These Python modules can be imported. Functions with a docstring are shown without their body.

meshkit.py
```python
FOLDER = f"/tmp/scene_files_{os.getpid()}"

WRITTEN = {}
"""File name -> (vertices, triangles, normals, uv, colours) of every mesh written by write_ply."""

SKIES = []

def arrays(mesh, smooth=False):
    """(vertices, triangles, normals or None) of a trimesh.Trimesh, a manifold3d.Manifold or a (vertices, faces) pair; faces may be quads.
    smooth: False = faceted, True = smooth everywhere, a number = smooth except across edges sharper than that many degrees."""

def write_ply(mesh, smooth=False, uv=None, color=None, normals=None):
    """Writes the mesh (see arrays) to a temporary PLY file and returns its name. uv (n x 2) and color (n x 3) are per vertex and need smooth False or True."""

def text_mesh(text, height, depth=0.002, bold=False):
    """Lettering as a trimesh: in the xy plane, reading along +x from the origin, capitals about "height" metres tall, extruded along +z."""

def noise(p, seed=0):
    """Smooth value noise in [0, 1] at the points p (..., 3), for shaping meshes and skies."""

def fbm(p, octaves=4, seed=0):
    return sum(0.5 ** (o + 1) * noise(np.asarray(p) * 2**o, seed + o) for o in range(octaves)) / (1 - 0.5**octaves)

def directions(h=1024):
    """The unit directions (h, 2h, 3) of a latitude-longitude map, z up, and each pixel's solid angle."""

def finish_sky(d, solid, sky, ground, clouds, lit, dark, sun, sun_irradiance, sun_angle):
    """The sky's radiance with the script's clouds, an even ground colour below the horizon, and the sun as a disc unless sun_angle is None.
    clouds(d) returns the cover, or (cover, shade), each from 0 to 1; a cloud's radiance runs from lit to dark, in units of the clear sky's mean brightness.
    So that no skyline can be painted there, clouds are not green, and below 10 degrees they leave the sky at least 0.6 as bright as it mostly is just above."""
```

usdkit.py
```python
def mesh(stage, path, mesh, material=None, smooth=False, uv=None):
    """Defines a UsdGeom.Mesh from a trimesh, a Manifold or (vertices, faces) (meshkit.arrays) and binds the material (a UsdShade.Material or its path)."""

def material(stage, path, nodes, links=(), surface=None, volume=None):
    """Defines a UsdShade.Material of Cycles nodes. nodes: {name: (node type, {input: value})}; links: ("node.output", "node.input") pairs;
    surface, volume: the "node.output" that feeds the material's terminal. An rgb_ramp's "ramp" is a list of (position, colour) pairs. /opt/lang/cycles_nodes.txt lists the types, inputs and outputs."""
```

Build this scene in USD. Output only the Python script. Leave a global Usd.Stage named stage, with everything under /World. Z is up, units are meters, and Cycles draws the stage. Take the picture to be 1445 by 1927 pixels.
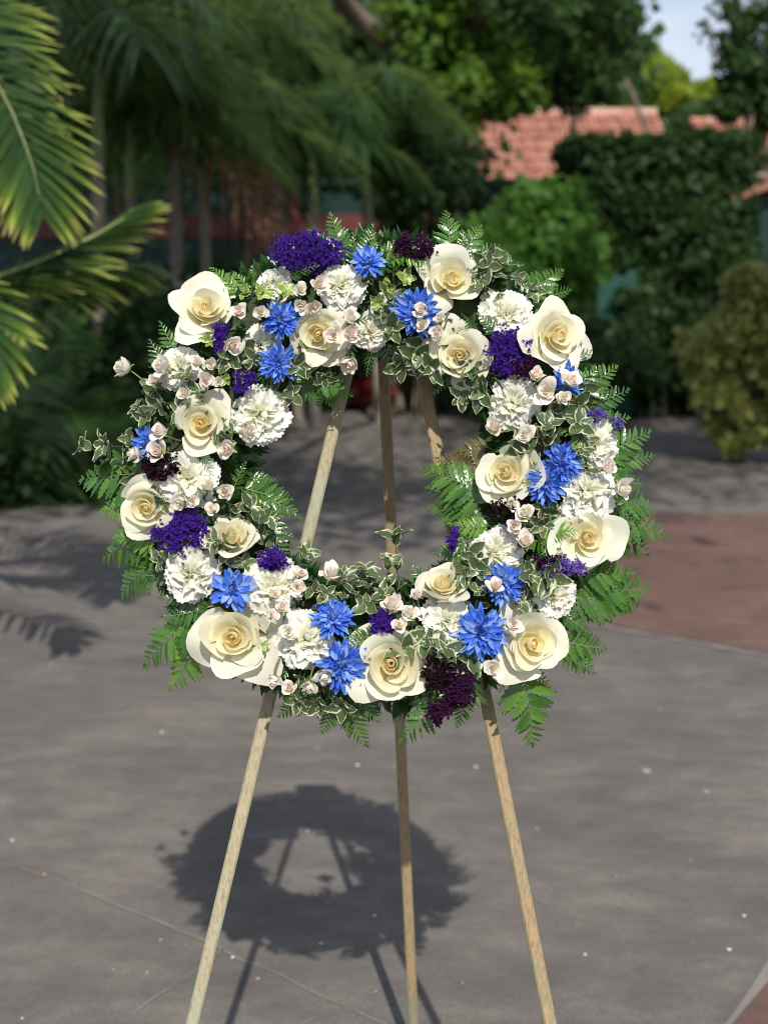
import math, random
import numpy as np
import usdkit, meshkit
from pxr import Usd, UsdGeom, UsdLux, UsdShade, Gf, Sdf, Vt

stage = Usd.Stage.CreateInMemory()
UsdGeom.SetStageUpAxis(stage, 'Z'); UsdGeom.SetStageMetersPerUnit(stage, 1.0)
W_ = UsdGeom.Xform.Define(stage, '/World'); stage.SetDefaultPrim(W_.GetPrim())
UsdGeom.Scope.Define(stage, '/World/Looks')
PI = math.pi
RS = np.random.RandomState

# ---------------------------------------------------------------- camera
IW, IH, FPX = 1445.0, 1927.0, 2200.0
PITCH = math.radians(10.9)
EYE = np.array([0.0, 0.0, 1.70])
FWD = np.array([0, math.cos(PITCH), -math.sin(PITCH)])
UPV = np.array([0, math.sin(PITCH), math.cos(PITCH)])
RGT = np.array([1.0, 0, 0])
cam = UsdGeom.Camera.Define(stage, '/World/camera')
cam.AddTranslateOp().Set(Gf.Vec3d(*EYE)); cam.AddRotateXOp().Set(90 - math.degrees(PITCH))
cam.CreateHorizontalApertureAttr(24.0); cam.CreateFocalLengthAttr(24.0 * FPX / IW)
cam.CreateFStopAttr(2.6); 
cam.CreateExposureAttr(0.33)
cam.CreateClippingRangeAttr(Gf.Vec2f(0.05, 2000))

def ray(px, py):
    return FWD + RGT * ((px - IW / 2) / FPX) - UPV * ((py - IH / 2) / FPX)
def at(px, py, D):                 # the point seen at that pixel of the photograph at y = D
    d = ray(px, py); return EYE + d * (D / d[1])
def gnd(px, py, z=0.0):
    d = ray(px, py); return EYE + d * ((z - EYE[2]) / d[2])

# wreath plane: leans back on the easel
LEAN = math.radians(15)
NW = np.array([0, -math.cos(LEAN), math.sin(LEAN)]); VW = np.array([0, math.sin(LEAN), math.cos(LEAN)]); UW = RGT
WC = at(705, 888, 1.86)            # centre of the ring, on its back plane
RING, HALF = 0.285, 0.120
cam.CreateFocusDistanceAttr(float((WC + NW * 0.095 - EYE) @ FWD))

# ---------------------------------------------------------------- sky and sun
tgt = gnd(588, 1622)
wc_mid = WC + NW * 0.05
SUN = wc_mid - tgt; SUN = SUN / np.linalg.norm(SUN)
elev, rot = math.asin(SUN[2]), math.atan2(SUN[0], SUN[1])
sun = UsdLux.DistantLight.Define(stage, '/World/sun')
sun.CreateIntensityAttr(1.02); sun.CreateAngleAttr(0.53); sun.CreateColorAttr(Gf.Vec3f(1.0, 0.94, 0.84))
sun.GetPrim().CreateAttribute('inputs:normalize', Sdf.ValueTypeNames.Bool).Set(True)
zax = SUN; xax = np.cross([0, 0, 1.0], zax); xax /= np.linalg.norm(xax); yax = np.cross(zax, xax)
sun.AddTransformOp().Set(Gf.Matrix4d(*xax, 0, *yax, 0, *zax, 0, 0, 0, 20, 1))
dome = UsdLux.DomeLight.Define(stage, '/World/sky')
dome.GetPrim().SetCustomDataByKey('kind', 'structure')
skym = usdkit.material(stage, '/World/Looks/sky', {
    'tc': ('texture_coordinate', {}),
    'sky': ('sky_texture', {'sky_type': 'single_scattering', 'sun_disc': False, 'sun_elevation': elev, 'sun_rotation': rot, 'altitude': 50.0, 'air_density': 1.0, 'aerosol_density': 1.0, 'ozone_density': 1.0}),
    'map': ('mapping', {'scale': (3.0, 3.0, 7.0), 'location': (0.35, 0.2, 0.1)}),
    'n': ('noise_texture', {'scale': 1.6, 'detail': 6.0, 'roughness': 0.55}),
    'r': ('rgb_ramp', {'ramp': [(0.0, (0.12, 0.12, 0.12)), (0.44, (0.18, 0.18, 0.18)), (0.62, (0.85, 0.85, 0.85)), (1, (0.95, 0.95, 0.95))]}),
    'mix': ('mix_color', {'b': (6.6, 7.1, 8.2)}),
    'bg': ('background_shader', {'strength': 0.098})},
    [('tc.generated', 'map.vector'), ('map.vector', 'n.vector'), ('n.fac', 'r.fac'), ('r.color', 'mix.fac'), ('sky.color', 'mix.a'), ('mix.result', 'bg.color')], surface='bg.background')
UsdShade.MaterialBindingAPI.Apply(dome.GetPrim()).Bind(skym)

# ---------------------------------------------------------------- helpers
used = {}
def path_for(parent, name):
    base = f'{parent}/{name}'
    k = used.get(base, 0); used[base] = k + 1
    return base if k == 0 else f'{base}_{k:03d}'

class Node:
    def __init__(self, name, origin=(0, 0, 0), parent=None):
        self.path = path_for(parent.path if parent else '/World', name)
        self.o = np.asarray(origin, float)
        x = UsdGeom.Xform.Define(stage, self.path); self.prim = x.GetPrim()
        t = self.o - (parent.o if parent else 0)
        x.AddTranslateOp().Set(Gf.Vec3d(*t))
    def mesh(self, name, geo, mat, label=None, kind=None):
        return put(path_for(self.path, name), geo, mat, self.o, label, kind)

def put(path, geo, mat, origin=(0, 0, 0), label=None, kind=None):
    v = np.asarray(geo['v'], float) - origin
    m = UsdGeom.Mesh.Define(stage, path)
    m.CreatePointsAttr(Vt.Vec3fArray.FromNumpy(np.ascontiguousarray(v, np.float32)))
    cnt, idx = [], []
    for f in geo['f']:
        f = np.asarray(f, np.int32); cnt.append(np.full(len(f), f.shape[1], np.int32)); idx.append(f.ravel())
    m.CreateFaceVertexCountsAttr(Vt.IntArray.FromNumpy(np.concatenate(cnt)))
    m.CreateFaceVertexIndicesAttr(Vt.IntArray.FromNumpy(np.concatenate(idx)))
    m.CreateSubdivisionSchemeAttr('none')
    if geo.get('n') is not None:
        m.CreateNormalsAttr(Vt.Vec3fArray.FromNumpy(np.ascontiguousarray(geo['n'], np.float32))); m.SetNormalsInterpolation('vertex')
    if geo.get('uv') is not None:
        UsdGeom.PrimvarsAPI(m).CreatePrimvar('st', Sdf.ValueTypeNames.TexCoord2fArray, 'vertex').Set(Vt.Vec2fArray.FromNumpy(np.ascontiguousarray(geo['uv'], np.float32)))
    UsdShade.MaterialBindingAPI.Apply(m.GetPrim()).Bind(mat)
    p = m.GetPrim()
    if label: p.SetCustomDataByKey('label', label)
    if kind: p.SetCustomDataByKey('kind', kind)
    return p

def tag(node, label=None, cat=None, group=None, kind=None):
    p = node.prim if isinstance(node, Node) else node
    for k, val in (('label', label), ('category', cat), ('group', group), ('kind', kind)):
        if val: p.SetCustomDataByKey(k, val)
    return node
def top(name, geo, mat, **kw):
    return tag(put(path_for('/World', name), geo, mat), **kw)

def norm(a):
    a = np.asarray(a, float); return a / (np.linalg.norm(a, axis=-1, keepdims=True) + 1e-12)
def grid(P):                        # (nt, ns, 3) -> geo with smooth normals and uv = (s, t)
    nt, ns = P.shape[:2]
    n = norm(np.cross(np.gradient(P, axis=1), np.gradient(P, axis=0)).reshape(-1, 3))
    i, j = np.meshgrid(np.arange(nt - 1), np.arange(ns - 1), indexing='ij')
    a = (i * ns + j).ravel()
    f = np.stack([a, a + 1, a + ns + 1, a + ns], 1)
    s, t = np.meshgrid(np.linspace(0, 1, ns), np.linspace(0, 1, nt))
    return {'v': P.reshape(-1, 3), 'f': [f], 'n': n, 'uv': np.stack([s.ravel(), t.ravel()], 1)}
def join(gs):
    off, v, n, uv, fq = 0, [], [], [], {}
    for g in gs:
        v.append(g['v'])
        if g.get('n') is not None: n.append(g['n'])
        if g.get('uv') is not None: uv.append(g['uv'])
        for f in g['f']:
            f = np.asarray(f); fq.setdefault(f.shape[1], []).append(f + off)
        off += len(g['v'])
    N = len(gs)
    return {'v': np.vstack(v), 'f': [np.vstack(x) for x in fq.values()], 'n': np.vstack(n) if len(n) == N else None, 'uv': np.vstack(uv) if len(uv) == N else None}
def frame(n, roll=0.0, hint=(0, 0, 1.0)):
    n = norm(n); a = np.cross(hint, n)
    if np.linalg.norm(a) < 1e-3: a = np.cross([0, 1.0, 0], n)
    a = norm(a); b = np.cross(n, a)
    c, s = math.cos(roll), math.sin(roll)
    return np.stack([a * c + b * s, b * c - a * s, n])     # rows: x, y, z
def place(g, F, scale, o):
    g = dict(g); g['v'] = (g['v'] * scale) @ F + o
    if g.get('n') is not None: g['n'] = g['n'] @ F
    return g
def tube(pts, r, sides=6, cap=True):
    p = np.asarray(pts, float); r = np.broadcast_to(r, (len(p),)).astype(float)
    t = norm(np.gradient(p, axis=0))
    ref = np.array([0, 0, 1.0]) if abs(t[0, 2]) < 0.9 else np.array([1.0, 0, 0])
    a = norm(np.cross(t, ref)); b = np.cross(t, a)
    ang = np.arange(sides) * 2 * PI / sides
    dirs = np.cos(ang)[None, :, None] * a[:, None] + np.sin(ang)[None, :, None] * b[:, None]
    v = p[:, None] + r[:, None, None] * dirs
    i, j = np.meshgrid(np.arange(len(p) - 1), np.arange(sides), indexing='ij')
    q = np.stack([i * sides + j, i * sides + (j + 1) % sides, (i + 1) * sides + (j + 1) % sides, (i + 1) * sides + j], -1).reshape(-1, 4)
    L = np.concatenate([[0], np.cumsum(np.linalg.norm(np.diff(p, axis=0), axis=1))])
    uv = np.stack([np.broadcast_to(ang / (2 * PI), (len(p), sides)), np.broadcast_to(L[:, None], (len(p), sides))], -1).reshape(-1, 2)
    return {'v': v.reshape(-1, 3), 'f': [q], 'n': dirs.reshape(-1, 3), 'uv': uv}
def bez(p0, p1, p2, n=8):
    t = np.linspace(0, 1, n)[:, None]
    return (1 - t) ** 2 * np.asarray(p0) + 2 * t * (1 - t) * np.asarray(p1) + t ** 2 * np.asarray(p2)
def box(lo, hi):
    lo, hi = np.asarray(lo, float), np.asarray(hi, float)
    c = np.array([[x, y, z] for z in (0, 1) for y in (0, 1) for x in (0, 1)], float)
    return {'v': lo + c * (hi - lo), 'f': [np.array([[0, 2, 3, 1], [4, 5, 7, 6], [0, 1, 5, 4], [2, 6, 7, 3], [0, 4, 6, 2], [1, 3, 7, 5]])]}
def bar(a, b, w, d, side, bev=0.003):  # rectangular stick from a to b with chamfered edges
    a, b = np.asarray(a, float), np.asarray(b, float); z = norm(b - a)
    x = norm(np.asarray(side) - z * np.dot(side, z)); y = np.cross(z, x)
    hw, hd = w / 2, d / 2
    prof = np.array([[hw - bev, hd], [-hw + bev, hd], [-hw, hd - bev], [-hw, -hd + bev], [-hw + bev, -hd], [hw - bev, -hd], [hw, -hd + bev], [hw, hd - bev]])
    v = np.vstack([p + prof[:, :1] * x + prof[:, 1:] * y for p in (a, b)])
    n = 8; q = np.array([[i, (i + 1) % n, n + (i + 1) % n, n + i] for i in range(n)])
    caps = np.array([list(range(n))[::-1], list(range(n, 2 * n))])
    return {'v': v, 'f': [q, caps]}

# ---------------------------------------------------------------- materials
def mat(name, *a, **k): return usdkit.material(stage, f'/World/Looks/{name}', *a, **k)
def petal_mat(name, ramp, trans=0.4, rough=0.6, vary=0.12, veins=0.0, tcol=None, hue=0.0):
    nodes = {'uv': ('uvmap', {'attribute': 'st'}), 'xyz': ('separate_xyz', {}), 'ramp': ('rgb_ramp', {'ramp': ramp}),
             'oi': ('object_info', {}), 'mr': ('map_range', {'to_min': 1 - vary, 'to_max': 1.0, 'value': 0.5}),
             'mul': ('mix_color', {'blend_type': 'multiply', 'fac': 1.0}), 'cc': ('combine_xyz', {}),
             'tc': ('texture_coordinate', {}), 'mp': ('mapping', {'scale': (26.0, 3.0, 1.0)}), 'n': ('noise_texture', {'scale': 1.6, 'detail': 3.0}),
             'bp': ('bump', {'strength': 0.30, 'distance': 0.001}),
             'p': ('principled_bsdf', {'roughness': rough, 'specular_ior_level': 0.25}), 't': ('translucent_bsdf', {}), 'm': ('mix_closure', {'fac': trans})}
    links = [('uv.UV', 'xyz.vector'), ('xyz.y', 'ramp.fac'), ('oi.random', 'mr.value'), ('mr.result', 'cc.x'), ('mr.result', 'cc.y'), ('mr.result', 'cc.z'),
             ('ramp.color', 'mul.a'), ('cc.vector', 'mul.b'), ('mul.result', 'p.base_color'), ('mul.result', 't.color'),
             ('uv.UV', 'mp.vector'), ('mp.vector', 'n.vector'), ('n.fac', 'bp.height'), ('bp.normal', 'p.normal'), ('p.BSDF', 'm.closure1'), ('t.BSDF', 'm.closure2')]
    return mat(name, nodes, links, surface='m.closure')
ROSE_OUT = petal_mat('rose_outer_petal', [(0, (0.88, 0.83, 0.52)), (0.4, (0.91, 0.885, 0.68)), (0.8, (0.92, 0.905, 0.76)), (1, (0.92, 0.905, 0.77))], 0.42)
ROSE_MID = petal_mat('rose_middle_petal', [(0, (0.92, 0.80, 0.46)), (0.5, (0.93, 0.87, 0.60)), (1, (0.93, 0.90, 0.71))], 0.52)
ROSE_IN = petal_mat('rose_inner_petal', [(0, (0.94, 0.77, 0.40)), (0.5, (0.94, 0.83, 0.50)), (1, (0.94, 0.88, 0.61))], 0.55)
BUD_OUT = petal_mat('blush_outer_petal', [(0, (0.84, 0.80, 0.60)), (0.3, (0.91, 0.83, 0.74)), (1, (0.92, 0.855, 0.79))], 0.38)
BUD_IN = petal_mat('blush_inner_petal', [(0, (0.88, 0.60, 0.42)), (0.5, (0.90, 0.72, 0.58)), (1, (0.92, 0.81, 0.72))], 0.42)
BUDW_OUT = petal_mat('ivory_outer_petal', [(0, (0.82, 0.82, 0.58)), (0.3, (0.91, 0.87, 0.76)), (1, (0.92, 0.885, 0.80))], 0.38)
BUDW_IN = petal_mat('ivory_inner_petal', [(0, (0.82, 0.62, 0.40)), (0.5, (0.88, 0.77, 0.59)), (1, (0.90, 0.83, 0.72))], 0.42)
CARN = petal_mat('carnation_petal', [(0, (0.76, 0.78, 0.46)), (0.45, (0.84, 0.84, 0.68)), (1, (0.865, 0.865, 0.83))], 0.36, vary=0.07)
CARN_IN = petal_mat('carnation_heart_petal', [(0, (0.76, 0.78, 0.46)), (0.5, (0.86, 0.855, 0.66)), (1, (0.875, 0.87, 0.77))], 0.36, vary=0.07)
MUM = petal_mat('blue_petal', [(0, (0.50, 0.64, 0.88)), (0.35, (0.17, 0.34, 0.84)), (0.75, (0.055, 0.17, 0.78)), (1, (0.12, 0.27, 0.84))], 0.25, rough=0.45, vary=0.35)
MUM_L = petal_mat('pale_blue_petal', [(0, (0.55, 0.66, 0.86)), (0.4, (0.36, 0.50, 0.86)), (1, (0.20, 0.36, 0.85))], 0.25, rough=0.45, vary=0.25)
MUM_D = petal_mat('blue_disc', [(0, (0.10, 0.22, 0.55)), (0.6, (0.25, 0.38, 0.60)), (1, (0.45, 0.55, 0.50))], 0.1, vary=0.2)

def leaf_mat(name, c1, c2, trans=0.22, rough=0.38, spec=0.5, island=False, tc=None, coord='uv'):
    nodes = {'oi': ('geometry' if island else 'object_info', {}), 'r': ('rgb_ramp', {'ramp': [(0, c1), (1, c2)]}),
             'p': ('principled_bsdf', {'roughness': rough, 'specular_ior_level': spec}), 't': ('translucent_bsdf', {'color': tc or tuple(min(1, x * 1.5) for x in c2)}), 'm': ('mix_closure', {'fac': trans})}
    links = [('oi.random_per_island' if island else 'oi.random', 'r.fac'), ('r.color', 'p.base_color'), ('p.BSDF', 'm.closure1'), ('t.BSDF', 'm.closure2')]
    return mat(name, nodes, links, surface='m.closure')
def fern_mat(name, c1, c2, tc):
    nodes = {'uv': ('uvmap', {'attribute': 'st'}), 'xyz': ('separate_xyz', {}), 'oi': ('object_info', {}), 'r': ('rgb_ramp', {'ramp': [(0, c1), (1, c2)]}),
             'w': ('wave_texture', {'scale': 1.0, 'bands_direction': 'x', 'distortion': 0.4}), 'mp': ('mapping', {'scale': (0.0, 7.0, 0.0), 'rotation': (0, 0, PI / 2)}),
             'tcn': ('texture_coordinate', {}), 'n': ('noise_texture', {'scale': 160.0, 'detail': 2.0}),
             'mm': ('mix_color', {'blend_type': 'multiply', 'fac': 0.35}), 'bp': ('bump', {'strength': 0.5, 'distance': 0.002}),
             'p': ('principled_bsdf', {'roughness': 0.28, 'specular_ior_level': 0.65}), 't': ('translucent_bsdf', {'color': tc}), 'm': ('mix_closure', {'fac': 0.2})}
    links = [('oi.random', 'r.fac'), ('tcn.object', 'n.vector'), ('r.color', 'mm.a'), ('n.color', 'mm.b'), ('mm.result', 'p.base_color'), ('n.fac', 'bp.height'), ('bp.normal', 'p.normal'), ('p.BSDF', 'm.closure1'), ('t.BSDF', 'm.closure2')]
    return mat(name, nodes, links, surface='m.closure')
FERN = fern_mat('fern_green', (0.036, 0.125, 0.018), (0.10, 0.225, 0.030), (0.17, 0.37, 0.03))
FERN_Y = fern_mat('young_fern_green', (0.10, 0.24, 0.03), (0.17, 0.34, 0.04), (0.26, 0.46, 0.04))
FERN_D = fern_mat('deep_fern_green', (0.028, 0.095, 0.018), (0.065, 0.165, 0.026), (0.11, 0.26, 0.02))
FERN_B = fern_mat('bronze_fern', (0.16, 0.09, 0.04), (0.14, 0.16, 0.05), (0.25, 0.2, 0.05))
BACK_G = leaf_mat('backing_green', (0.022, 0.065, 0.013), (0.07, 0.16, 0.028), island=True)
STEM_G = leaf_mat('green_stem', (0.10, 0.16, 0.05), (0.16, 0.20, 0.08), trans=0.0)
STEM_B = leaf_mat('dark_stem', (0.035, 0.028, 0.02), (0.06, 0.045, 0.03), trans=0.0)
SEPAL = leaf_mat('sepal_green', (0.20, 0.26, 0.08), (0.34, 0.36, 0.14), trans=0.2)
def varieg(name, core, core2, edge):
    nodes = {'uv': ('uvmap', {'attribute': 'st'}), 'xyz': ('separate_xyz', {}), 'a': ('math', {'math_type': 'multiply_add', 'value2': 2.0, 'value3': -1.0}), 'b': ('math', {'math_type': 'absolute'}),
             'tp': ('map_range', {'from_min': 0.80, 'from_max': 1.0, 'to_min': 0.0, 'to_max': 0.35, 'clamp': True}), 'mx': ('math', {'math_type': 'add'}),
             'tc': ('texture_coordinate', {}), 'n': ('noise_texture', {'scale': 140.0, 'detail': 2.0}), 'nn': ('math', {'math_type': 'multiply_add', 'value2': 0.7, 'value3': -0.35}), 's': ('math', {'math_type': 'add'}),
             'r': ('rgb_ramp', {'ramp': [(0, (0, 0, 0)), (0.74, (0, 0, 0)), (0.84, (1, 1, 1)), (1, (1, 1, 1))]}),
             'oi': ('object_info', {}), 'cr': ('rgb_ramp', {'ramp': [(0, core), (1, core2)]}), 'vm': ('mix_color', {'blend_type': 'multiply', 'fac': 0.3}),
             'mix': ('mix_color', {'b': edge}), 'p': ('principled_bsdf', {'roughness': 0.36, 'specular_ior_level': 0.5}), 't': ('translucent_bsdf', {}), 'm': ('mix_closure', {'fac': 0.22})}
    links = [('uv.UV', 'xyz.vector'), ('xyz.x', 'a.value1'), ('a.value', 'b.value1'), ('xyz.y', 'tp.value'), ('b.value', 'mx.value1'), ('tp.result', 'mx.value2'), ('tc.object', 'n.vector'), ('n.fac', 'nn.value1'),
             ('mx.value', 's.value1'), ('nn.value', 's.value2'), ('s.value', 'r.fac'), ('oi.random', 'cr.fac'), ('cr.color', 'vm.a'), ('n.color', 'vm.b'), ('vm.result', 'mix.a'), ('r.color', 'mix.fac'), ('mix.result', 'p.base_color'), ('mix.result', 't.color'),
             ('p.BSDF', 'm.closure1'), ('t.BSDF', 'm.closure2')]
    return mat(name, nodes, links, surface='m.closure')
PITT = varieg('variegated_leaf', (0.060, 0.110, 0.045), (0.12, 0.175, 0.075), (0.54, 0.55, 0.34))
PITT_L = varieg('lime_variegated_leaf', (0.20, 0.33, 0.05), (0.30, 0.42, 0.08), (0.62, 0.66, 0.28))
def floret_mat(name, ramp):
    return mat(name, {'g': ('geometry', {}), 'r': ('rgb_ramp', {'ramp': ramp}), 'p': ('principled_bsdf', {'roughness': 0.7, 'specular_ior_level': 0.2}), 't': ('translucent_bsdf', {}), 'm': ('mix_closure', {'fac': 0.4})},
               [('g.random_per_island', 'r.fac'), ('r.color', 'p.base_color'), ('r.color', 't.color'), ('p.BSDF', 'm.closure1'), ('t.BSDF', 'm.closure2')], surface='m.closure')
STAT = {'p': floret_mat('purple_floret', [(0, (0.10, 0.03, 0.36)), (0.5, (0.32, 0.12, 0.80)), (0.85, (0.50, 0.27, 0.90)), (1, (0.28, 0.07, 0.36))]),
        'd': floret_mat('plum_floret', [(0, (0.06, 0.012, 0.06)), (0.5, (0.24, 0.05, 0.27)), (0.8, (0.36, 0.10, 0.28)), (1, (0.24, 0.07, 0.55))]),
        'm': floret_mat('maroon_floret', [(0, (0.03, 0.010, 0.02)), (0.6, (0.09, 0.02, 0.045)), (1, (0.14, 0.04, 0.08))]),
        'l': floret_mat('lavender_floret', [(0, (0.20, 0.13, 0.50)), (0.7, (0.32, 0.24, 0.68)), (1, (0.10, 0.06, 0.25))])}
def wood_mat(name, base, dark, green, g):
    return mat(name, {'uv': ('texture_coordinate', {}), 'mp': ('mapping', {'scale': (110.0, 110.0, 2.6)}), 'n': ('noise_texture', {'scale': 2.4, 'detail': 6.0, 'roughness': 0.65}),
                      'r': ('rgb_ramp', {'ramp': [(0.25, dark), (0.5, base), (0.8, tuple(min(1, x * 1.25) for x in base))]}),
                      'mp2': ('mapping', {'scale': (30.0, 30.0, 7.0)}), 'n2': ('noise_texture', {'scale': 3.0, 'detail': 5.0, 'roughness': 0.7}), 'n3': ('noise_texture', {'scale': 5.0, 'detail': 1.0}),
                      'ad': ('math', {'math_type': 'multiply'}), 'r2': ('rgb_ramp', {'ramp': [(0.0, (0, 0, 0)), (0.27, (0, 0, 0)), (0.34, (g, g, g)), (1, (g, g, g))]}),
                      'mix': ('mix_color', {'b': green}), 'bp': ('bump', {'strength': 0.5, 'distance': 0.002}), 'p': ('principled_bsdf', {'roughness': 0.75, 'specular_ior_level': 0.2})},
               [('uv.object', 'mp.vector'), ('mp.vector', 'n.vector'), ('n.fac', 'r.fac'), ('uv.object', 'mp2.vector'), ('mp2.vector', 'n2.vector'), ('uv.object', 'n3.vector'), ('n2.fac', 'ad.value1'), ('n3.fac', 'ad.value2'),
                ('ad.value', 'r2.fac'), ('r.color', 'mix.a'), ('r2.color', 'mix.fac'), ('mix.result', 'p.base_color'), ('n.fac', 'bp.height'), ('bp.normal', 'p.normal')], surface='p.BSDF')
WOOD_PALE = wood_mat('pale_weathered_wood', (0.33, 0.285, 0.19), (0.17, 0.14, 0.085), (0.28, 0.33, 0.24), 0.7)
WOOD_TAN = wood_mat('tan_weathered_wood', (0.30, 0.225, 0.13), (0.155, 0.11, 0.06), (0.18, 0.21, 0.14), 0.65)
def plain(name, c, rough=0.7, spec=0.3, var=0.25, scale=8.0, bump=0.0, metal=0.0):
    d = tuple(x * (1 - var) for x in c); l = tuple(min(1, x * (1 + var)) for x in c)
    return mat(name, {'tc': ('texture_coordinate', {}), 'n': ('noise_texture', {'scale': scale, 'detail': 5.0, 'roughness': 0.6}), 'r': ('rgb_ramp', {'ramp': [(0.3, d), (0.7, l)]}),
                      'bp': ('bump', {'strength': bump, 'distance': 0.01}), 'p': ('principled_bsdf', {'roughness': rough, 'specular_ior_level': spec, 'metallic': metal})},
               [('tc.object', 'n.vector'), ('n.fac', 'r.fac'), ('r.color', 'p.base_color'), ('n.fac', 'bp.height'), ('bp.normal', 'p.normal')], surface='p.BSDF')
BARK = plain('grey_bark', (0.16, 0.13, 0.10), var=0.4, bump=0.6)
BARK_P = plain('palm_bark', (0.20, 0.18, 0.145), var=0.35, scale=14.0, bump=0.5)
CROWNSHAFT = plain('crownshaft_green', (0.13, 0.20, 0.07), rough=0.4, var=0.2)
def foliage(name, c1, c2, trans=0.3, rough=0.55): return leaf_mat(name, c1, c2, trans=trans, rough=rough, spec=0.28, island=True, tc=tuple(min(1, x * 1.8) for x in c2))
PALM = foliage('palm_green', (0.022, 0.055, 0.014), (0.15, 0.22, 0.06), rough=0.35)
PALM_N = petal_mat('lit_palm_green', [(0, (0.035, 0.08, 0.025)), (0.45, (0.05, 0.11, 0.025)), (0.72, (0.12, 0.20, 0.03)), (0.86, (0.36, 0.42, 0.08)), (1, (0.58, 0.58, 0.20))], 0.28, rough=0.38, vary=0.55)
PALM_B = foliage('dead_palm_brown', (0.09, 0.045, 0.025), (0.24, 0.13, 0.07), trans=0.2)
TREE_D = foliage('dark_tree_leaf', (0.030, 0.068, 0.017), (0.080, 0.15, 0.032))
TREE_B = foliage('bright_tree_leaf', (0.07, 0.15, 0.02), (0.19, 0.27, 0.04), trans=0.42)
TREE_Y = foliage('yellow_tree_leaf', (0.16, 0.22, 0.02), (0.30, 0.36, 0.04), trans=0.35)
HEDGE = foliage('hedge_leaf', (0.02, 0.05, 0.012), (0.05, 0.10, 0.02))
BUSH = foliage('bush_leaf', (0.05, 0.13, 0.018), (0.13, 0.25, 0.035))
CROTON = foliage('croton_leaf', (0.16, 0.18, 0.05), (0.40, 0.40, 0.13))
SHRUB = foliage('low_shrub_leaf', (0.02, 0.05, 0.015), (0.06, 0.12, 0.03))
TI_RED = foliage('red_ti_leaf', (0.20, 0.03, 0.03), (0.36, 0.08, 0.07))
WHITE_L = foliage('white_edged_leaf', (0.40, 0.42, 0.36), (0.6, 0.6, 0.52))

# ---------------------------------------------------------------- ground
def sheet(pts2, z, n=1):
    from shapely.geometry import Polygon
    import trimesh
    v, f = trimesh.creation.triangulate_polygon(Polygon(pts2), engine='earcut')
    f = np.asarray(f); a, b, c = v[f[:, 0]], v[f[:, 1]], v[f[:, 2]]
    cr = (b - a)[:, 0] * (c - a)[:, 1] - (b - a)[:, 1] * (c - a)[:, 0]
    f[cr < 0] = f[cr < 0][:, ::-1]
    return {'v': np.column_stack([v, np.full(len(v), z)]), 'f': [f]}
SOIL = mat('soil', {'tc': ('texture_coordinate', {}), 'n': ('noise_texture', {'scale': 9.0, 'detail': 8.0, 'roughness': 0.7}), 'r': ('rgb_ramp', {'ramp': [(0.3, (0.045, 0.03, 0.02)), (0.55, (0.10, 0.065, 0.042)), (0.75, (0.17, 0.11, 0.07))]}),
                    'bp': ('bump', {'strength': 0.8, 'distance': 0.03}), 'p': ('principled_bsdf', {'roughness': 0.9, 'specular_ior_level': 0.1})},
           [('tc.object', 'n.vector'), ('n.fac', 'r.fac'), ('r.color', 'p.base_color'), ('n.fac', 'bp.height'), ('bp.normal', 'p.normal')], surface='p.BSDF')
g = {'v': np.array([[-300, -60, 0], [300, -60, 0], [300, 600, 0], [-300, 600, 0]], float), 'f': [np.array([[0, 1, 2, 3]])]}
top('ground', g, SOIL, kind='structure')
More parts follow.
